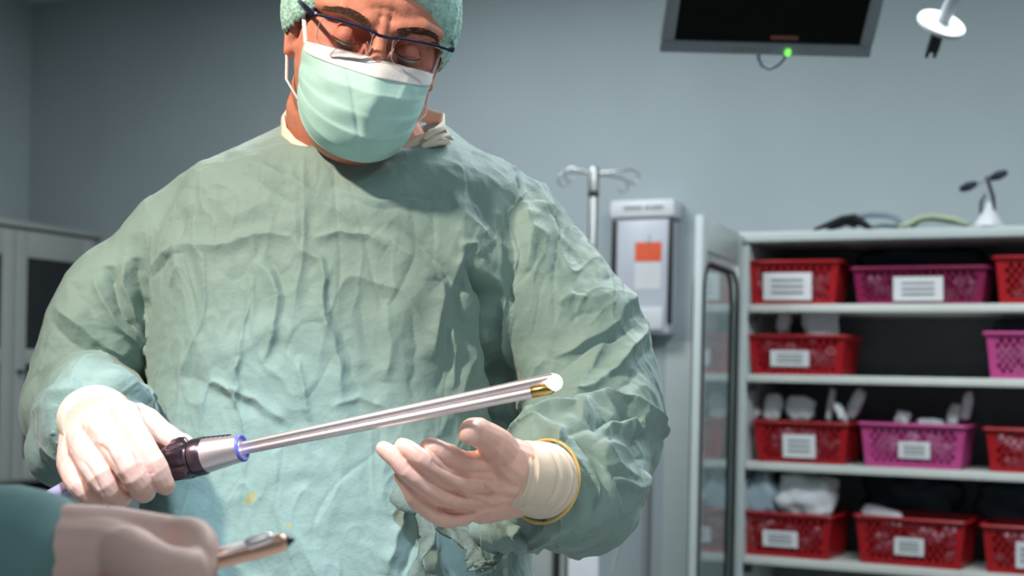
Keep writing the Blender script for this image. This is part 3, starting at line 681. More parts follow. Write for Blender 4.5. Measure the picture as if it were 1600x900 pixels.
bd.sweep(hpts([(0, -.088, .018), (0, -.0965, 0), (0, -.108, -.024), (0, -.120, -.046)]), [.011, .0085, .0100, .0125], n=14)
bd.sweep(hpts([(-.024, -.092, -.078), (0, -.101, -.076), (.024, -.092, -.078)]), [.006, .008, .006], n=10)
bd.sweep(hpts([(-.020, -.089, -.088), (0, -.098, -.087), (.020, -.089, -.088)]), [.006, .009, .006], n=10)
nb = P(563, 238, 1.560)
bd.sweep([H(0, .02, -.03), H(0, .022, -.085), nb, nb + Vector((0, .01, -.08))], [(.055, .055), (.066, .060), (.080, .074), (.10, .08)], n=26)
# torso core, legs, arms (thinner than the gown)
TY = 1.57
def ring_at(z, xl, xr, yf, yb, n=44, e=.82):
    cx, cy = (xl + xr) / 2, (yf + yb) / 2; a, b_ = (xr - xl) / 2, (yb - yf) / 2; r = []
    for k in range(n):
        t = 2 * math.pi * k / n; c_, s_ = math.cos(t), math.sin(t)
        r.append(Vector((cx + a * math.copysign(abs(c_) ** e, c_), cy + b_ * math.copysign(abs(s_) ** e, s_), z)))
    return r
TOR = [  # py, px left, px right, front Y, back Y
 (212, 475, 668, 1.490, 1.62), (196, 455, 690, 1.472, 1.63), (206, 438, 706, 1.463, 1.64), (232, 380, 745, 1.462, 1.66), (262, 318, 798, 1.458, 1.69), (300, 285, 825, 1.450, 1.71), (350, 265, 835, 1.437, 1.725), (410, 240, 846, 1.428, 1.73),
 (480, 240, 812, 1.420, 1.73), (560, 244, 785, 1.412, 1.73), (640, 247, 778, 1.405, 1.73), (720, 244, 785, 1.398, 1.73), (800, 238, 812, 1.392, 1.735), (900, 232, 828, 1.386, 1.74), (1000, 226, 842, 1.382, 1.745)]
def torso_rings(sh=0.0):
    out = []
    for py, a, b_, yf, yb in TOR:
        l, r = P(a, py, TY), P(b_, py, TY); rg = ring_at((l.z + r.z) / 2, l.x + sh, r.x - sh, yf + sh, yb - sh)
        dz = {212: .042, 196: .042, 206: .040, 232: .029, 262: .012}.get(py, 0); cy_ = (yf + yb) / 2
        for p in rg: p.z -= dz * max(-.5, (cy_ - p.y) / (cy_ - yf)) * (1 if p.y < cy_ else .6)
        out.append(rg)
    return out
bd.rings([r for r in torso_rings(.035)][3:])
hipz = P(540, 1000, TY).z; hx = P(535, 1000, TY).x
for s in (-1, 1):
    bd.sweep([(hx + s * .09, 1.57, hipz + .05), (hx + s * .10, 1.57, .75), (hx + s * .10, 1.56, .48), (hx + s * .11, 1.58, .28), (hx + s * .11, 1.59, .10), (hx + s * .115, 1.57, .045)], [.10, .088, .062, .056, .042, .035], n=16)
    bd.sweep([(hx + s * .115, 1.60, .035), (hx + s * .12, 1.50, .032), (hx + s * .125, 1.42, .026)], [(.034, .030), (.042, .028), (.036, .02)], n=14, up=(0, 0, 1))
AL = [(430, 370, 1.58, .050), (370, 352, 1.58, .077), (284, 404, 1.57, .074), (196, 462, 1.56, .059), (152, 524, 1.55, .057), (134, 588, 1.535, .056), (128, 628, 1.51, .056), (146, 652, 1.44, .056), (152, 664, 1.36, .054), (152, 662, 1.325, .050), (152, 660, 1.305, .040)]
AR = [(680, 365, 1.585, .050), (738, 350, 1.585, .075), (793, 404, 1.575, .083), (851, 474, 1.56, .082), (894, 530, 1.545, .076), (914, 595, 1.53, .073), (926, 655, 1.505, .070), (915, 715, 1.455, .064), (895, 752, 1.395, .066), (870, 758, 1.345, .060), (860, 756, 1.334, .054), (854, 754, 1.320, .040)]
def arm_core(A, wrist):
    q = [(P(a, b_, c), .042 if i < 4 else .034) for i, (a, b_, c, r) in enumerate(A)]
    q.append((P(*wrist), .026)); bd.sweep([a for a, _ in q], [r for _, r in q], n=14)
arm_core(AL, (148, 662, 1.29)); arm_core(AR, (825, 750, 1.28))
for Hn, PPn in ((LH, LP), (RH, RP)):
    hm = hand_mb(Hn, PPn, .58); bd.add(hm.v, hm.f)
bme = remesh(bd, .0024, 5)
# face modelling in head space
co = get_co(bme); Hm = np.array(HR); loc = (co - np.array(HC)) @ Hm
def gz(c, s): return np.exp(-(((loc - np.array(c)) / np.array(s)) ** 2).sum(1))
no = get_no(bme); dsp = np.zeros(len(co))
for s in (-1, 1):
    dsp -= .0050 * gz((s * .016, -.088, .002), (.008, .02, .011)); dsp -= .003 * gz((s * .050, -.080, .004), (.010, .02, .010)); dsp -= .003 * gz((s * .033, -.082, .0125), (.016, .02, .0035))
    dsp -= .0022 * gz((s * .033, -.085, -.0165), (.016, .02, .003))
    dsp -= .0018 * gz((s * .005, -.10, .024), (.0016, .02, .009))
for zz, ww in ((.046, .036), (.056, .04)): dsp -= .0016 * np.exp(-((loc[:, 2] - zz - 8 * loc[:, 0] ** 2) / .002) ** 2) * np.exp(-(loc[:, 0] / ww) ** 2) * (loc[:, 1] < -.05)
dsp -= .0018 * np.exp(-((loc[:, 2] - .034 + 14 * loc[:, 0] ** 2) / .0022) ** 2) * np.exp(-(loc[:, 0] / .022) ** 2) * (loc[:, 1] < -.05)
near = (np.abs(loc) < .16).all(1)
set_co(bme, co + no * (dsp * near)[:, None])
put('body', bme, m_skin, person, True, 0, 0)
# brows, lashes, eyes
for s in (-1, 1):
    rs = random.Random(3 + s); o = MB()
    for k in range(240):
        t = rs.random(); x = s * (.012 + .042 * t); z = .0145 + .0075 * math.sin(t * 2.6) + rs.uniform(-.0042, .0042) * (1.1 - .6 * t); y = -.1030 + 2.2 * (abs(x) - .01) * (abs(x) - .01) * 4.6 + .0
        p0 = Vector((x, y + .001, z)); dv = Vector((s * .0065, .0012 + .003 * t, .0022 - .004 * t + rs.uniform(-.001, .001)))
        o.sweep([H(*p0), H(*(p0 + dv * .5 + Vector((0, -.0006, 0)))), H(*(p0 + dv))], [.00042, .00034, .0001], n=4, caps='flat')
    o.build('eyebrow', m_brow, person, False)
    o = MB(); pts = []
    for k in range(9):
        a = -1 + k / 4; pts.append((s * .0315 + a * .0135, -.0925 + .0055 * a * a, -.0075 + .0028 * a * a))
    o.sweep(hpts(pts), [.0004] + [.0009] * 7 + [.0004], n=6); o.build('eyelashes', m_brow, person)
    o = MB(); o.ell(H(s * .031, -.0772, -.0075), (.0118, .0118, .0100), HR); o.build('eye', m_eye, person)

# --- gown
gm = MB(); tr_ = torso_rings()
zlast = tr_[-1][0].z
for z, ex_ in ((.72, .015), (.55, .03), (.40, .045)):
    l, r = P(226, 1000, TY).x - ex_, P(842, 1000, TY).x + ex_; tr_.append(ring_at(z, l, r, 1.375 - ex_, 1.75 + ex_))
gm.rings(tr_)
def arm(mb, A):
    q = [(P(a, b_, c), r) for a, b_, c, r in A]; out = []
    for i in range(len(q) - 1):
        for t in (0, .5):
            out.append((q[i][0].lerp(q[i + 1][0], t), q[i][1] * (1 - t) + q[i + 1][1] * t))
    out.append(q[-1]); mb.sweep([a for a, _ in out], [r for _, r in out], n=28, caps='flat')
arm(gm, AL); arm(gm, AR)
gm.ell(P(905, 800, 1.39), (.055, .06, .036)); gm.ell(P(948, 695, 1.47), (.050, .06, .045)); gm.ell(P(800, 825, 1.37), (.040, .045, .018)); gm.ell(P(100, 640, 1.47), (.036, .05, .045)); gm.ell(P(100, 700, 1.40), (.03, .05, .035))
gm.ell(P(860, 690, 1.38), (.04, .04, .03)); gm.ell(P(790, 650, 1.60), (.05, .06, .10)); gm.ell(P(232, 640, 1.62), (.03, .06, .10))
gme = remesh(gm, .0033, 12, .6)
bm = bmesh.new(); bm.from_mesh(gme); 
zlim = P(500, 930, 1.4).z
fs = [f for f in bm.faces if f.normal.y < .35 and f.calc_center_median().z > zlim]
es = list({e for f in fs for e in f.edges})
bmesh.ops.subdivide_edges(bm, edges=es, cuts=1, use_grid_fill=True)
bmesh.ops.smooth_vert(bm, verts=bm.verts[:], factor=.5, use_axis_x=True, use_axis_y=True, use_axis_z=True)
bm.to_mesh(gme); bm.free()
co = get_co(gme); no = get_no(gme); px = project(co)
front = np.clip((-no[:, 1] + .45) / .5, 0, 1)
D = np.zeros(len(co))
mm = .001
px = px + np.stack([perlin(co * 22 + 4), perlin(co * 22 + 40)], 1) * 9 + np.stack([perlin(co * 60 + 4), perlin(co * 60 + 40)], 1) * 3
#FOLDS
folds = [
 # (points, width, height mm, other-side width)   left sleeve
 ([(236, 395), (228, 450), (232, 510), (245, 570), (250, 640)], 12, -5, 9),
 ([(70, 562), (110, 560), (150, 556), (190, 578), (236, 612)], 9, -9, 7),
 ([(62, 590), (110, 580), (160, 575), (205, 600)], 14, 5, 12),
 ([(93, 478), (120, 505), (156, 544), (190, 566)], 11, 6, 8),
 ([(84, 505), (110, 535), (140, 552)], 8, -5, 8),
 ([(173, 417), (180, 450), (190, 490), (222, 530)], 12, -9, 8),
 ([(150, 430), (158, 470), (178, 510), (212, 545)], 9, 5, 9),
 ([(208, 402), (216, 450), (230, 500)], 9, -8, 7),
 ([(194, 400), (198, 450), (212, 500), (232, 545)], 7, 5, 7),
 ([(300, 300), (275, 350), (250, 395)], 12, 3, 16), ([(320, 300), (300, 350), (285, 385)], 12, -3.5, 12),
 ([(120, 440), (128, 470), (150, 500)], 8, -4, 7), ([(60, 620), (100, 600), (150, 600)], 7, -4, 6),
 ([(55, 650), (85, 622), (130, 606)], 6, 3, 6),
 ([(150, 590), (190, 600), (225, 625)], 6, 4, 7), ([(165, 615), (205, 618), (232, 640)], 5, -4, 6),
 # chest
 ([(232, 424), (262, 396), (300, 384), (345, 378), (405, 366), (456, 373)], 6, 4.5, 12),
 ([(238, 436), (270, 406), (300, 396)], 5, -4, 6),
 ([(280, 385), (285, 420), (272, 450)], 5, 3, 6), ([(300, 330), (290, 365), (283, 400)], 8, -3, 8),
 ([(400, 400), (425, 425), (440, 460), (432, 500), (412, 565)], 5, 4.5, 11), ([(410, 395), (432, 420), (450, 462), (443, 505)], 5, -3.5, 6),
 ([(395, 430), (392, 480), (378, 540), (375, 600)], 4, 3, 6),
 ([(456, 373), (470, 395), (500, 405), (510, 440), (506, 500), (533, 573), (540, 630)], 6, 4.5, 12), ([(520, 430), (522, 500), (545, 560), (560, 620)], 7, -3.5, 9),
 ([(487, 371), (530, 360), (579, 362), (605, 388)], 5, 4, 10), 
 ([(515, 296), (560, 308), (620, 318), (704, 324)], 5, 3.5, 16), ([(520, 305), (600, 326), (700, 334)], 7, -3, 9),
 ([(608, 348), (654, 382), (700, 440), (716, 492), (770, 555)], 15, -8, 9), ([(590, 360), (640, 402), (682, 445)], 9, 4, 14),
 ([(688, 444), (684, 505), (672, 565)], 4, 5.5, 14), ([(700, 460), (700, 510), (690, 570), (680, 620)], 8, -5, 7),
 ([(712, 500), (706, 550), (700, 610)], 5, 4, 7), ([(745, 540), (725, 580), (700, 640)], 6, 4, 8), ([(770, 560), (752, 590), (720, 640)], 6, -4, 7),
 ([(729, 405), (756, 460), (770, 520), (778, 590), (772, 640), (800, 690)], 13, -20, 10),
 ([(722, 395), (708, 430), (700, 465)], 7, 5, 7), ([(735, 390), (722, 430), (712, 465)], 5, -5, 5), ([(715, 385), (740, 385), (752, 400)], 6, 4, 6),
 ([(752, 398), (775, 450), (790, 520), (798, 580)], 8, 7, 10), ([(790, 440), (805, 500), (800, 580), (812, 640)], 8, -6, 8),
 ([(700, 300), (735, 350), (770, 380)], 12, 4, 16), ([(720, 280), (760, 330), (790, 380)], 12, -4, 14),
 ([(806, 318), (802, 350), (806, 410), (800, 470)], 9, -7, 9), ([(822, 322), (826, 370), (818, 430)], 12, 4, 12),
 ([(805, 316), (851, 322), (873, 355), (868, 423), (862, 504), (858, 585)], 3.2, -2.6, 3.2),
 ([(740, 240), (790, 262), (832, 300), (860, 330)], 6, 3, 9), ([(905, 350), (930, 400), (948, 440)], 10, 3, 10),
 ([(880, 360), (905, 410), (900, 450), (885, 480)], 16, -4, 12),
 ([(868, 478), (890, 462), (912, 468)], 4, 3, 6), ([(884, 500), (905, 488), (925, 492)], 4, -3, 5),
 ([(996, 456), (955, 506), (905, 540), (860, 560)], 6, 5, 16), ([(1000, 478), (960, 525), (900, 560), (862, 590)], 8, -5, 9),
 ([(1005, 505), (975, 560), (930, 610), (880, 645)], 6, 4.5, 12), ([(1012, 540), (985, 590), (950, 625)], 8, -4.5, 8), ([(940, 530), (925, 580), (898, 640)], 5, 4, 9), ([(955, 540), (945, 590), (920, 640)], 7, -3.5, 8),
 ([(850, 560), (836, 610), (820, 650)], 6, 4, 10), ([(868, 570), (862, 610), (850, 645)], 7, -3, 8),
 # elbow and cuff right
 ([(896, 652), (935, 640), (976, 630), (1004, 648), (1024, 682)], 7, 8, 11), ([(905, 660), (955, 668), (998, 655)], 6, -8, 6), ([(925, 672), (965, 682), (998, 668)], 5, 5, 6),
 ([(816, 662), (860, 650), (904, 652), (925, 668)], 6, 6, 8), ([(925, 664), (905, 674), (882, 690)], 5, -5, 6), ([(796, 686), (838, 672), (876, 686), (890, 720)], 5, 6, 7),
 ([(892, 690), (925, 715), (960, 742), (978, 790)], 8, -7, 7), ([(1000, 660), (985, 690), (990, 720), (1008, 722)], 7, -6, 7), ([(985, 700), (970, 680), (1000, 650)], 5, 4, 6),
 ([(870, 690), (885, 715), (905, 745), (900, 790)], 6, 5, 8), ([(862, 700), (872, 740), (880, 780)], 5, -5, 6), ([(880, 700), (905, 722), (930, 760), (925, 800)], 5, 3.5, 7),
 ([(876, 745), (888, 780), (860, 815), (820, 835)], 6, 5, 7), ([(868, 800), (840, 822), (800, 836), (765, 826)], 5, -5, 6), ([(760, 812), (790, 835), (840, 838), (890, 810)], 6, 5, 7), ([(770, 815), (800, 822), (830, 815)], 5, -4, 5),
 ([(785, 846), (840, 850), (900, 835), (950, 800)], 5, -4, 7), ([(960, 745), (985, 760), (1000, 740)], 7, 4, 8), ([(935, 690), (955, 725), (985, 745)], 6, 4, 8),
 # belly
 ([(252, 584), (324, 598), (393, 636), (440, 678)], 14, -6, 22), ([(330, 590), (400, 622), (452, 668)], 8, 3, 12),
 ([(375, 560), (378, 600), (366, 640)], 4, 3, 6), ([(520, 640), (560, 620), (600, 640)], 5, 2.5, 6), ([(470, 560), (480, 610), (478, 660)], 5, 3, 7),
 ([(600, 470), (606, 530), (600, 600)], 9, 3.5, 10), ([(640, 480), (650, 540), (640, 600), (650, 640)], 7, -3.5, 9), ([(560, 440), (570, 520), (585, 580)], 8, -2.5, 8), 
 ([(640, 775), (620, 830), (605, 900)], 9, 5, 10), ([(640, 790), (648, 850), (632, 900)], 9, -7, 8), ([(672, 820), (680, 860), (680, 900)], 6, 6, 12), ([(700, 830), (730, 900)], 12, -6, 10), ([(740, 860), (760, 900)], 8, 4, 10),
 ([(500, 700), (520, 760), (515, 840)], 16, 2, 16), ([(570, 720), (580, 800), (560, 880)], 14, -2, 14),
 ([(790, 800), (800, 850), (810, 900)], 7, -6, 7),
 ([(300, 250), (360, 262), (430, 300), (500, 340)], 12, -3.5, 10), ([(360, 235), (420, 260), (480, 300), (560, 345)], 10, 3, 16),
]
for pts, w, h, wr in folds:
    xs = [p[0] for p in pts]; ys = [p[1] for p in pts]; mg = 3.2 * max(w, wr)
    m = (px[:, 0] > min(xs) - mg) & (px[:, 0] < max(xs) + mg) & (px[:, 1] > min(ys) - mg) & (px[:, 1] < max(ys) + mg) & (front > 0)
    if m.any(): D[m] += stroke(px[m], pts, w, h * mm * (1.35 if h > 0 else (1.2 if h < -7 else .6)) * (1.6 if max(ys) > 640 and min(xs) > 740 else 1), wr) * front[m]
q = co.copy(); wv = np.stack([perlin(q * 7 + 3), perlin(q * 7 + 31), perlin(q * 7 + 57)], 1)
def ridged(sc, st, off): return (1 - 2 * np.abs(perlin((q + wv * .03) * np.array(st) * sc + off))) 
r1 = ridged(9, (1.35, 1, .5), 11.3); r2 = ridged(20, (1.3, 1, .55), 5.1); r3 = ridged(42, (1.1, 1, .9), 8.7)
neckfade = np.clip((px[:, 1] - 215) / 70, .15, 1)
amp = .55 + .45 * perlin(q * 5 + 90)
sl = ((px[:, 0] < 235) | (px[:, 0] > 800) | (px[:, 1] > 640) & (px[:, 0] > 760)).astype(float)
def line(sc, st, off, w): return np.exp(-np.abs(perlin((q + wv * .035) * np.array(st) * sc + off)) / w)
D += neckfade * (.0042 * np.clip(.3 + perlin(q * 6 + 15), 0, 1) * line(11, (1.5, 1, .38), 61.3, .055) - .0022 * line(15, (1.4, 1, .42), 23.1, .05) * np.clip(.3 + perlin(q * 6 + 75), 0, 1) + .0022 * np.clip(.2 + perlin(q * 9 + 5), 0, 1) * line(28, (1.3, 1, .5), 3.3, .07))
D += neckfade * ((.0040 + .0028 * sl) * r1 + .0030 * amp * np.clip(r2, -.3, 1) + .0013 * amp * np.clip(r3, -.2, 1))
D *= np.clip(np.hypot(px[:, 0] - 228, px[:, 1] - 297) / 75, 0.05, 1)
set_co(gme, co + no * D[:, None])
at = gme.attributes.new('stain', 'FLOAT', 'POINT'); st_ = np.zeros(len(co), np.float32)
for (sx, sy, rr) in ((398, 776, 9), (457, 822, 4), (392, 782, 4)):
    d = np.hypot(px[:, 0] - sx, px[:, 1] - sy); st_ = np.maximum(st_, ((np.abs(d - rr * .6) < rr * .42) & (no[:, 1] < 0)) * .8)
at.data.foreach_set('value', st_.astype(np.float32))
gown = put('surgical_gown', gme, m_gown, person, True, 0, 0)

# collar band
cl = [(443, 190, 1.545), (444, 210, 1.515), (456, 228, 1.490), (484, 244, 1.472), (525, 255, 1.460), (570, 258, 1.458), (615, 244, 1.476), (650, 224, 1.494), (676, 218, 1.492), (692, 202, 1.53), (690, 188, 1.58), (640, 172, 1.63), (565, 165, 1.65), (490, 170, 1.63), (452, 180, 1.59)]
o = MB(); cc = [P(*c) for c in cl]; o.sweep(cc, [(.0030, .0085)] * len(cc), n=12, closed=True, up=(0, .35, 1)); o.build('collar', m_collar, person)
# tie bits at the neck
o = MB()
o.sweep([P(664, 222, 1.49), P(676, 214, 1.49), P(692, 208, 1.50), P(704, 216, 1.51)], [(.009, .002), (.010, .003), (.010, .003), (.006, .002)], n=10, up=(0, -.5, 1))
o.sweep([P(664, 216, 1.486), P(676, 206, 1.488), P(694, 200, 1.50), P(700, 212, 1.496)], [(.004, .002), (.006, .003), (.006, .002), (.004, .002)], n=8, up=(0, -.5, 1))
o.sweep([P(662, 228, 1.486), P(680, 222, 1.486), P(700, 222, 1.50)], [.003, .004, .003], n=8)
o.build('neck_tie', m_collar, person)

# waist ties: ribbon
def ribbon(pts, wpx, dirs=None, tw=None, n=40):
    ps = [P(*p) for p in pts]; out = MB()
    def f(u, v):
        t = u * (len(ps) - 1); i = min(int(t), len(ps) - 2); k = t - i; p0, p1, p2, p3 = ps[max(i - 1, 0)], ps[i], ps[i + 1], ps[min(i + 2, len(ps) - 1)]
        c_ = .5 * ((2 * p1) + (p2 - p0) * k + (2 * p0 - 5 * p1 + 4 * p2 - p3) * k * k + (3 * p1 - p0 - 3 * p2 + p3) * k ** 3)
        tn = (p2 - p1).normalized(); a = (tw[i] * (1 - k) + tw[i + 1] * k)
        sd = Vector((0, -1, 0)).cross(tn).normalized(); sd = sd * math.cos(a) + Vector((0, -1, 0)) * math.sin(a)
        return c_ + sd * ((v - .5) * wpx * (1 + .12 * math.sin(u * 19))) + Vector((0, -.0012 * math.sin(v * 9 + u * 30), 0))
    out.grid(f, n, 7); return out
o = ribbon([(650, 765, 1.385), (660, 800, 1.376), (668, 840, 1.372), (656, 872, 1.372), (650, 905, 1.372), (640, 960, 1.37)], .017, tw=[.2, .1, .5, 1.3, .2, 0]); o.build('waist_tie', m_tie, person, True, .0015)
o = ribbon([(684, 820, 1.372), (712, 832, 1.362), (738, 850, 1.356), (742, 876, 1.352), (742, 892, 1.352)], .018, tw=[1.0, .2, .0, .3, .1]); o.build('waist_tie', m_tie, person, True, .0015)
o = ribbon([(742, 888, 1.352), (765, 882, 1.35), (781, 868, 1.35), (780, 852, 1.352), (765, 842, 1.356), (748, 842, 1.36)], .010, tw=[.3, .4, 1.1, 1.2, .8, .6]); o.build('tie_loop', m_tie, person, True, .0015)
o = MB(); o.sweep([P(620, 768, 1.383), P(636, 778, 1.378), P(655, 792, 1.378)], [(.012, .004), (.014, .005), (.010, .004)], n=12, up=(0, -1, .2)); o.build('tie_knot', m_tie, person)

# gloves
GR = [([(673, 719), (711, 738), (772, 748)], 4, -4), ([(636, 722), (681, 749), (726, 774), (760, 788)], 4, -4), ([(630, 752), (666, 779), (703, 798), (735, 803)], 4, -3.6),
      ([(733, 735), (728, 760)], 3, -.9), ([(716, 770), (712, 790)], 3, -.9), ([(752, 752), (770, 775)], 3, -1.2), ([(740, 725), (770, 712), (780, 690)], 6, -1.5), ([(690, 712), (700, 722)], 3, .8), ([(722, 768), (750, 776), (775, 790)], 2.5, 1.0), ([(742, 748), (760, 756), (778, 770)], 2.5, 1.0)]
GL = [([(176, 668), (198, 684), (212, 712), (226, 745)], 4, -2.2), ([(150, 690), (166, 705), (184, 740), (200, 768)], 4, -1.8), ([(122, 715), (135, 728), (150, 752), (160, 775)], 4, -1.8), ([(110, 700), (130, 668), (165, 640)], 5, 1.0), ([(120, 660), (145, 648), (175, 640)], 3, -1.0), ([(232, 742), (244, 738)], 3, -.6), ([(150, 688), (160, 695)], 5, 1.2)]
def glove(Hn, PPn, cuff, seed):
    g = hand_mb(Hn, PPn, 1.0); me = remesh(g, .0011, 3)
    co = get_co(me); no = get_no(me); p = co * 1
    d = (1 - 2 * np.abs(perlin(p * 48 + seed))) * .00045 + perlin(p * 90 + seed) * .0004
    pj = project(co); fr = np.clip(-no[:, 1] * 2, 0, 1)
    for pts, w, h in (GR if seed == 9 else GL): d += stroke(pj, pts, w, h * .001, w) * fr
    set_co(me, co + no * d[:, None]); me.name = 'glove'
    at = me.attributes.new('stain', 'FLOAT', 'POINT'); pp = project(co); st = np.zeros(len(co), np.float32)
    for (sx, sy, rr) in ((170, 726, 4), (148, 752, 5)):
        dd_ = np.hypot((pp[:, 0] - sx), (pp[:, 1] - sy) * 1.4); st = np.maximum(st, np.clip(1.3 - dd_ / rr, 0, 1) * .8 * (no[:, 1] < 0))
    at.data.foreach_set('value', st.astype(np.float32))
    return put('glove', me, m_glove, person, True, 0, 0)
g1 = glove(LH, LP, None, 3); g2 = glove(RH, RP, None, 9)
def cuff(pts, n=40, wr=.0009):
    mb = MB(); q = [(P(a, b_, c), r) for a, b_, c, r in pts]; pts3 = []; rr = []
    for i in range(len(q) - 1):
        for t in np.linspace(0, 1, 7)[:-1]: pts3.append(q[i][0].lerp(q[i + 1][0], t)); rr.append(q[i][1] * (1 - t) + q[i + 1][1] * t)
    pts3.append(q[-1][0]); rr.append(q[-1][1]); rr = [r + wr * math.sin(k * 1.9) for k, r in enumerate(rr)]
    mb.sweep(pts3, [(r, r * .93) for r in rr], n=n, caps='flat'); return mb
exec_parts.append((cuff([(796, 741, 1.268, .031), (815, 744, 1.275, .0345), (835, 748, 1.288, .0365), (848, 751, 1.300, .0375)]).build('cuff', m_cuff), g2))
exec_parts.append((cuff([(153, 668, 1.268, .030), (152, 662, 1.285, .0335), (150, 656, 1.305, .0345)]).build('cuff', m_cuff), g1))
c0, c1 = P(836, 748, 1.288), P(850, 752, 1.301); axc = (c1 - c0).normalized()
mb = MB(); u_ = Vector((0, 0, 1)); u_ = (u_ - axc * u_.dot(axc)).normalized(); w_ = axc.cross(u_)
cp = [c1 + u_ * (.0385 * math.cos(t)) + w_ * (.037 * math.sin(t)) for t in np.linspace(0, 2 * math.pi, 40)[:-1]]
mb.sweep(cp, [.0016] * len(cp), n=8, closed=True); exec_parts.append((mb.build('cuff_bead', m_bead), g2))

# --- cap
cap = MB()
def capf(u, v):
    th = 2 * math.pi * u; sx, cy = math.sin(th), -math.cos(th)     # u=0 front
    # rim height in head space
    fr = max(0, -cy); zr = -.024 + .074 * fr ** 1.6 + (0 if cy < 0 else -.02 * cy)
    t = v; a = (1 - t) * math.pi / 2
    bulge = .0075 * math.sin(min(1, t * 4) * math.pi / 2)
    fr_ = math.exp(-(t / .035) ** 2)
    ruf = (math.sin(th * 62) * .0020 + math.sin(th * 37 + 1) * .001) * math.exp(-(t / .09) ** 2)
    ax_, ay_ = .0860 + bulge * 1.3, .103 + bulge
    s = math.sin(a) ** .75 if a > 0 else 0
    z = zr + (.142 - zr) * (1 - math.cos((1 - s) * math.pi / 2) if False else math.cos(math.asin(min(1, s))))
    # shrink the rim onto the head where the head narrows
    k = 1 - .03 * fr_
    cz = max(0, (zr - .03) / .1) * .10
    x = ax_ * sx * s * (k + ruf * 6) * (1 - cz * (1 - t)); y = .012 + ay_ * cy * s * (k + ruf * 6) * (1 - cz * .6 * (1 - t))
    puck = .0016 * math.sin(th * 31 + 4 * math.sin(t * 7)) * (1 - t) * min(1, t * 10)
    return H(x * (1 + puck * 6), y * (1 + puck * 6), z + ruf * .6)
cap.grid(capf, 360, 60, True); co_ = cap.build('surgical_cap', m_cap, person, True, .0012, 0)
# --- mask
def maskpt(a, v, off=0.0):
    """a -1..1 across, v 0..1 down"""
    V_ = [0, .12, .3, .5, .7, .86, 1.0]
    yc = np.interp(v, V_, [-.1065, -.117, -.1345, -.134, -.130, -.118, -.094]); zc = np.interp(v, V_, [-.013, -.024, -.042, -.064, -.086, -.104, -.118])
    zs = -.020 - .062 * v; ysd = -.054 + .010 * v; xs = .0650 - .007 * v ** 2
    ph = a * rad(78); x = xs * math.sin(ph) / math.sin(rad(78)); cs = (math.cos(ph) - math.cos(rad(78))) / (1 - math.cos(rad(78)))
    sharp = np.interp(v, [0, .3, .6, 1], [.72, .95, .85, .75])
    y = ysd + (yc - ysd) * cs ** sharp; z = zs + (zc - zs) * (1 - abs(a) ** 2.0)
    # nose ridge
    nose = math.exp(-(a / .16) ** 2) * np.interp(v, [0, .15, .4, .7], [0.003, .004, .003, 0])
    # pleats
    pl_ = 0
    for vp, am in ((.30, .0026), (.50, .0032), (.68, .0026)):
        t = (v - vp - .03 * a * a) / .05; pl_ += am * (1 / (1 + math.exp(-t * 5)) - .5) * math.exp(-(t * .33) ** 2) * (.25 + .75 * abs(a) ** .7)
    cr = .0020 * math.exp(-((a - .06 + .1 * v) / .10) ** 2) * math.sin(v * 3.1) + .0013 * math.sin(a * 8 + v * 9) * math.sin(v * 11 + 1) - .0022 * math.exp(-((a + .38 - .5 * v) / .035) ** 2) * math.sin(v * 3.1) + .0016 * math.exp(-((a - .42 + .35 * v) / .04) ** 2) * math.sin(v * 3.1)
    return H(x * (1 + 0.02 * abs(math.sin(v * 9))), y - nose - pl_ - cr - off, z)
mk = MB(); mk.grid(lambda u, v: maskpt(u * 2 - 1, v), 110, 110); mask = mk.build('face_mask', m_mask, person, True, .0012, 0)
tb_ = MB(); tb_.grid(lambda u, v: maskpt(u * 2.0 - 1.0, v * .165 - .004, .0016), 90, 12); exec_parts.append((tb_.build('top_band', m_maskw, None, True, .0008, 0), mask))
eb = MB()
for s in (-1, 1):
    e = [tuple(HR.transposed() @ (maskpt(s, v) - HC)) for v in np.linspace(0, 1, 14)]; eb.sweep(hpts([(x, y - .0005, z) for x, y, z in e]), [.0012] * 14, n=8)
be = [maskpt(a, 1.0) for a in np.linspace(-1, 1, 40)]; eb.sweep(be, [.0011] * 40, n=8)
exec_parts.append((eb.build('edge_binding', m_mask), mask))
for s in (-1, 1):
    l = MB()
    a0 = HR.transposed() @ (maskpt(s, 0.03) - HC); a1 = HR.transposed() @ (maskpt(s, .97) - HC)
    l.sweep(hpts([tuple(a0), (s * .0725, -.030, .004), (s * .0785, -.010, .020), (s * .079, .008, .022)]), [(.0022, .0011)] * 4, n=8)
    l.sweep(hpts([tuple(a1), (s * .0735, -.028, -.066), (s * .0755, -.004, -.050), (s * .078, .018, -.036), (s * .084, .028, -.01), (s * .080, .018, .014)]), [(.0022, .0011)] * 6, n=8)
    exec_parts.append((l.build('ear_loop', m_maskw), mask))

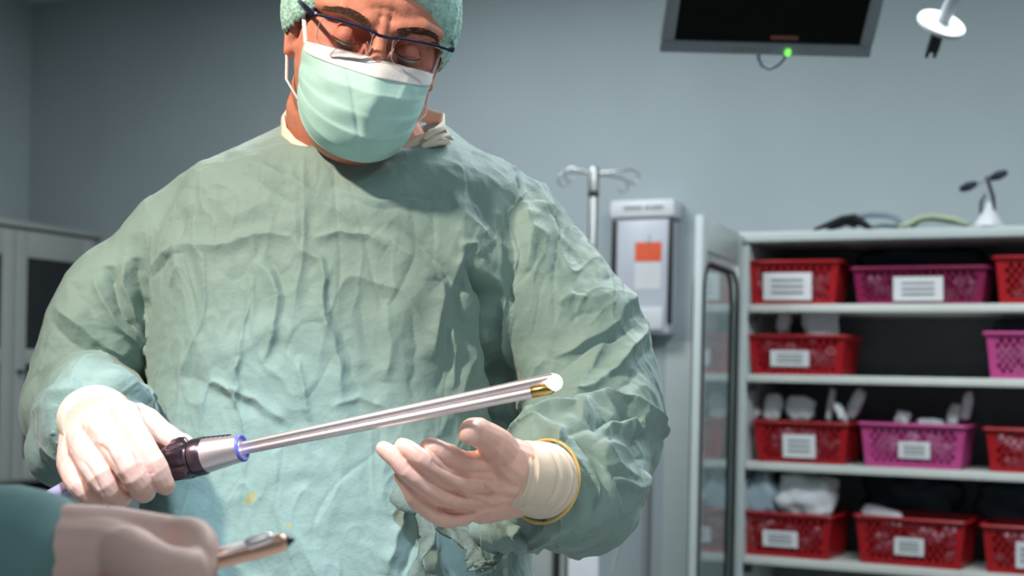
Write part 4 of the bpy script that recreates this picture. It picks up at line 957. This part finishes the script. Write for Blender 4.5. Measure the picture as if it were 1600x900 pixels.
# --- glasses
gl = bpy.data.objects.new('eyeglasses', None); C.objects.link(gl); gl.location = H(0, -.11, .005); gl.parent = person; gl.matrix_parent_inverse = Matrix.Translation(-person.location); gl['label'] = 'dark half-rim eyeglasses'
GZ = .004
def gput(mb, name, m, **k):
    ob = mb.build(name, m, None, **k); ob.parent = gl; ob.matrix_parent_inverse = Matrix.Translation(-gl.location); return ob
def gy(x): return -.1180 + 3.2 * x * x
tl = []
for s in (-1, 1):
    tl = [(s * (.010 + .058 * t), gy(.010 + .058 * t), GZ + .0085 + .0015 * math.sin(t * 3)) for t in np.linspace(0, 1, 12)]
    o = MB(); o.sweep(hpts(tl), [(.0010, .0014)] * 12, n=8); gput(o, 'top_rim', m_frame)
    # lens
    q = rrect(.011, .062, GZ - .0165, GZ + .0085, .008, 6)
    lv = [(s * x, gy(x) + .0002, z) for x, z in q]
    o = MB(); n_ = len(lv); cxm = sum(x for x, _ in q) / n_; czm = sum(z for _, z in q) / n_
    ringsv = []
    for off in (0, .0012): ringsv += [H(x, y + off, z) for x, y, z in lv]
    cpt = [H(s * cxm, gy(cxm) - .0012, czm), H(s * cxm, gy(cxm), czm)]
    f = []
    for k in range(n_):
        k2 = (k + 1) % n_; f += [(k, k2, 2 * n_), (n_ + k2, n_ + k, 2 * n_ + 1), (k, n_ + k, n_ + k2, k2)]
    o.add(ringsv + cpt, f); gput(o, 'lens', m_lens, edge=0)
    o = MB(); half = [p for p in lv if p[2] < GZ + .004]; 
    o.sweep(hpts(lv), [.00045] * n_, n=6, closed=True); gput(o, 'lens_edge', m_pad)
    o = MB(); o.sweep(hpts([(s * .066, gy(.066), GZ + .009), (s * .0715, gy(.066) + .006, GZ + .009), (s * .077, -.06, GZ + .010), (s * .083, -.01, GZ + .010), (s * .084, .01, GZ + .006)]), [(.001, .002), (.0015, .003), (.0012, .0028), (.001, .002), (.001, .002)], n=10, up=tuple(HR @ Vector((0, 0, 1)))); gput(o, 'temple', m_frame)
    o = MB(); o.ell(H(s * .0115, -.106, GZ - .009), (.0015, .0035, .006), HR @ Euler((0, s * .35, 0)).to_matrix()); o.sweep(hpts([(s * .0115, -.107, GZ - .008), (s * .0105, -.112, GZ - .002), (s * .010, -.1132, GZ + .006)]), [.0006] * 3, n=6); gput(o, 'nose_pad', m_pad)
o = MB(); o.sweep(hpts([(-.012, gy(.012), GZ + .0085), (-.006, -.1190, GZ + .0065), (.006, -.1190, GZ + .0065), (.012, gy(.012), GZ + .0085)]), [.0014, .0016, .0016, .0014], n=8); gput(o, 'bridge', m_frame)

# ---------------------------------------------------------------- endoscope
A0, A1 = P(378, 700, 1.222), P(864, 598, 1.150); axd = (A1 - A0).normalized()
en_ = empty('endoscope', A0, 'steel endoscope with dark grip, blue ring and brightly lit tip held in the left-hand fist', 'endoscope')
Hb = A0 - axd * .135
o = MB(); o.lathe(Hb, axd, [(0, .010), (.004, .0125), (.02, .0135), (.06, .0135), (.064, .0150), (.068, .0150)], 32); o.build('grip', m_handle, en_)
o = MB(); u_ = (Vector((0, 0, 1)) - axd * axd.z).normalized(); w_ = axd.cross(u_)
def lobed(d, r, am): return [Hb + axd * d + u_ * ((r + am * math.cos(5 * t) ** 3) * math.cos(t)) + w_ * ((r + am * math.cos(5 * t) ** 3) * math.sin(t)) for t in np.linspace(0, 2 * math.pi, 61)[:-1]]
o.rings([lobed(.066, .0130, 0), lobed(.068, .0160, .001), lobed(.071, .0172, .0028), (lobed(.079, .0174, .0032)), lobed(.084, .0170, .0026), lobed(.086, .0150, 0), lobed(.088, .0148, 0)])
o.build('focus_ring', m_handle, en_)
o = MB(); o.lathe(Hb + axd * .088, axd, [(0, .0130), (.002, .0165), (.010, .0165), (.013, .0150)], 32); u_ = (Vector((0, 0, 1)) - axd * axd.z).normalized()
for k in range(7): o.box(Hb + axd * (.098 + k * .0045) + u_ * (.0152 - k * .00045), (.0011, .003, .0014), Matrix((axd, axd.cross(u_), u_)).transposed(), .0004)
o.build('lock_collar', m_handle, en_)
o = MB(); o.lathe(Hb + axd * .101, axd, [(0, .0150), (.004, .0148), (.033, .0118), (.0335, .009)], 40); o.build('tapered_sleeve', m_chrome, en_)
o = MB(); n = 36; u_ = (Vector((0, 0, 1)) - axd * axd.z).normalized(); w_ = axd.cross(u_)
rp = [A0 + u_ * (.0108 * math.cos(t)) + w_ * (.0108 * math.sin(t)) for t in np.linspace(0, 2 * math.pi, 40)[:-1]]
o.sweep(rp, [(.0017, .0014)] * len(rp), n=10, closed=True); o.build('end_ring', m_bluering, en_)
o = MB(); o.lathe(A0 - axd * .003, axd, [(0, .0105), (.002, .0105)], 30); o.build('inner_face', m_handle, en_)
Lr = (A1 - A0).length
o = MB(); o.sweep([A0 - axd * .002 + u_ * .0026, A1 + u_ * .0036], [.0030, .0044], n=20); o.build('telescope_tube', m_chrome, en_)
o = MB(); o.sweep([A0 - axd * .002 - u_ * .0028, A1 - axd * .018 - u_ * .0044], [.0032, .0046], n=20); o.build('working_channel', m_chrome, en_)
o = MB(); o.sweep([A1 - axd * .018 - u_ * .0044, A1 - axd * .004 - u_ * .0044], [.0048, .0048], n=20); o.build('gold_tip', m_gold, en_)
o = MB(); o.ell(A1 + axd * .001, (.0066, .0066, .0066)); o.build('light_tip', m_tip, en_)
cbp = [Hb + axd * .003, Hb - axd * .012, P(104, 762, 1.25), P(82, 775, 1.23), P(60, 795, 1.21), P(40, 840, 1.18), P(20, 930, 1.14), (-.42, 1.05, .96), (-.36, .95, .925), (-.2, .9, .925)]
o = MB(); o.sweep(cbp, [.0065] * len(cbp), n=14); o.build('cable', m_cable, en_)
pt = bpy.data.lights.new('scope_tip_light', 'POINT'); po = bpy.data.objects.new('scope_tip_light', pt); C.objects.link(po); po.location = A1 + axd * .012; pt.energy = .03; pt.color = (1, .92, .8); pt.shadow_soft_size = .005

# ================================================================ SECOND PERSON (forearm enters at lower left)
YB = .80
per2 = empty('person', (-.82, .86, 0), 'blurred arm in teal sleeve and beige glove at the lower left', 'person')
b2 = MB()
B2 = {'i': [(262, 846, .80, .0135), (300, 842, .792, .0125), (310, 868, .782, .0115), (288, 888, .776, .010), (262, 893, .778, .009)],
      'm': [(258, 868, .800, .0140), (298, 872, .785, .0130), (304, 902, .775, .012), (272, 915, .772, .010)],
      'r': [(254, 892, .800, .0135), (292, 900, .785, .0125), (296, 930, .775, .011), (268, 938, .775, .010)],
      'p': [(248, 916, .800, .0125), (284, 926, .788, .0115), (286, 950, .78, .010), (262, 956, .778, .009)],
      't': [(200, 868, .775, .017), (240, 885, .762, .0145), (272, 888, .762, .012), (292, 884, .766, .0105)]}
P2 = [[(60, 872, .80, .031), (262, 850, .80, .0150)], [(60, 880, .80, .031), (260, 868, .80, .0160)], [(60, 890, .80, .031), (255, 892, .80, .0155)], [(60, 895, .80, .029), (250, 914, .80, .014)],
      [(60, 880, .80, .030), (180, 880, .79, .026), (230, 880, .785, .016)], [(100, 830, .80, .016), (180, 835, .80, .016), (285, 843, .80, .0125)]]
hm2 = hand_mb(B2, P2, .86); b2.add(hm2.v, hm2.f)
Wr = P(50, 878, .80); El = Vector((-.53, .84, 1.10)); Shd = Vector((-.76, .88, 1.36)); b2.sweep([Wr, Wr.lerp(El, .5), El, El.lerp(Shd, .5), Shd], [.026, .033, .038, .042, .05], n=14)
X2, Y2 = -.84, .95
def r2(z, a, b_, s=0): return ring_at(z, X2 - a + s, X2 + a - s, Y2 - b_ + s, Y2 + b_ - s, 32, .9)
T2 = [(1.47, .05, .07), (1.43, .09, .17), (1.36, .115, .22), (1.2, .125, .20), (1.0, .13, .18), (.8, .14, .19)]
b2.rings([r2(z, a, b_, .025) for z, a, b_ in T2])
for s in (-1, 1):
    b2.sweep([(X2, Y2 + s * .085, .85), (X2, Y2 + s * .09, .5), (X2 - .01, Y2 + s * .09, .1), (X2, Y2 + s * .09, .05)], [.085, .058, .042, .036], n=14)
    b2.sweep([(X2 - .03, Y2 + s * .09, .035), (X2 + .16, Y2 + s * .10, .028)], [(.035, .03), (.038, .022)], n=12, up=(0, 0, 1))
b2.sweep([(X2, Y2, 1.42), (X2 + .02, Y2, 1.52)], [.06, .055], n=16)
hc2 = Vector((X2 + .045, Y2, 1.63)); b2.ell(hc2, (.095, .075, .11)); b2.ell(hc2 + Vector((.03, 0, -.07)), (.06, .05, .05)); b2.sweep([hc2 + Vector((.09, 0, .02)), hc2 + Vector((.115, 0, -.025))], [.009, .013], n=10)
for s in (-1, 1): b2.ell(hc2 + Vector((-.005, s * .076, -.01)), (.017, .008, .028)); b2.ell(hc2 + Vector((.075, s * .03, .01)), (.014, .013, .010))
b2.sweep([hc2 + Vector((.088, -.02, -.066)), hc2 + Vector((.095, 0, -.064)), hc2 + Vector((.088, .02, -.066))], [.006, .008, .006], n=8)
far = Vector((-.80, 1.16, 1.36)); b2.sweep([far, (-.80, 1.22, 1.1), (-.66, 1.16, .97), (-.52, 1.05, .95)], [.05, .042, .034, .028], n=12)
for k in range(4): b2.sweep([(-.52, 1.03 + k * .017, .95), (-.46, 1.02 + k * .019, .945), (-.42 - .004 * abs(k - 1.5), 1.015 + k * .02, .938)], [.012, .009, .0075], n=8)
b2.sweep([(-.54, 1.03, .955), (-.50, .995, .955), (-.47, .985, .95)], [.012, .010, .008], n=8)
put('body', remesh(b2, .004, 4), m_skin, per2, True, 0, 0)
g = MB(); g.rings([r2(z, a, b_) for z, a, b_ in T2] + [r2(.55, .16, .21), r2(.42, .17, .22)])
Ws = P(30, 880, .80)
g.sweep([Ws, Wr.lerp(El, .25) + Vector((-.02, 0, 0)), Wr.lerp(El, .6), El, El.lerp(Shd, .5), Shd], [.040, .046, .052, .058, .066, .075], n=22)
g.sweep([far, (-.80, 1.22, 1.1), (-.66, 1.16, .97), (-.58, 1.09, .955)], [.075, .064, .05, .04], n=18)
gm2 = remesh(g, .006, 6); co = get_co(gm2); no = get_no(gm2); set_co(gm2, co + no * ((1 - 2 * np.abs(perlin(co * 13))) * .006)[:, None])
put('surgical_gown', gm2, m_gown2, per2, True, 0, 0)
gg = put('glove', remesh(hand_mb(B2, P2, 1.0), .002, 6), m_glovefar, per2, True, 0, 0)
o = MB(); o.ell(hc2 + Vector((-.012, 0, .045)), (.105, .088, .095), nu=40, nv=20); o.build('surgical_cap', m_cap, per2)
o = MB(); o.grid(lambda u, v: hc2 + Vector((.115 - .12 * (2 * abs(u - .5)) ** 2 - .02 * abs(v - .3), (u - .5) * .15, -.015 - .085 * v)), 20, 12); o.build('face_mask', m_mask, per2, True, .002)
# instrument held
I0, I1 = P(240, 898, .775), P(452, 845, .80); ia = (I1 - I0).normalized()
ins = empty('surgical_instrument', I0, 'blurred copper-toned rod pointing right from the beige-gloved fist', 'instrument')
o = MB(); o.sweep([I0 - ia * .03, I1 - ia * .006], [.0060, .0056], n=20); o.build('rod', m_copper, ins)
o = MB(); o.sweep([I1 - ia * .006, I1 - ia * .002, I1 + ia * .002], [.0050, .0038, .0012], n=16); o.build('dark_end', m_black, ins)
o = MB(); o.sweep([I0 + ia * .012, I1 - ia * .022 + Vector((0, -.004, .004))], [.0022, .0022], n=12); o.sweep([I1 - ia * .022 + Vector((0, -.004, .004)), I1 - ia * .012 + Vector((0, -.005, .005))], [.0035, .0035], n=12); o.build('side_bar', m_chrome, ins)

# ---------------------------------------------------------------- parent sub-parts (world-space meshes keep their place)
bpy.context.view_layer.update()
for ob, pa in exec_parts:
    ob.parent = pa; ob.matrix_parent_inverse = pa.matrix_world.inverted()
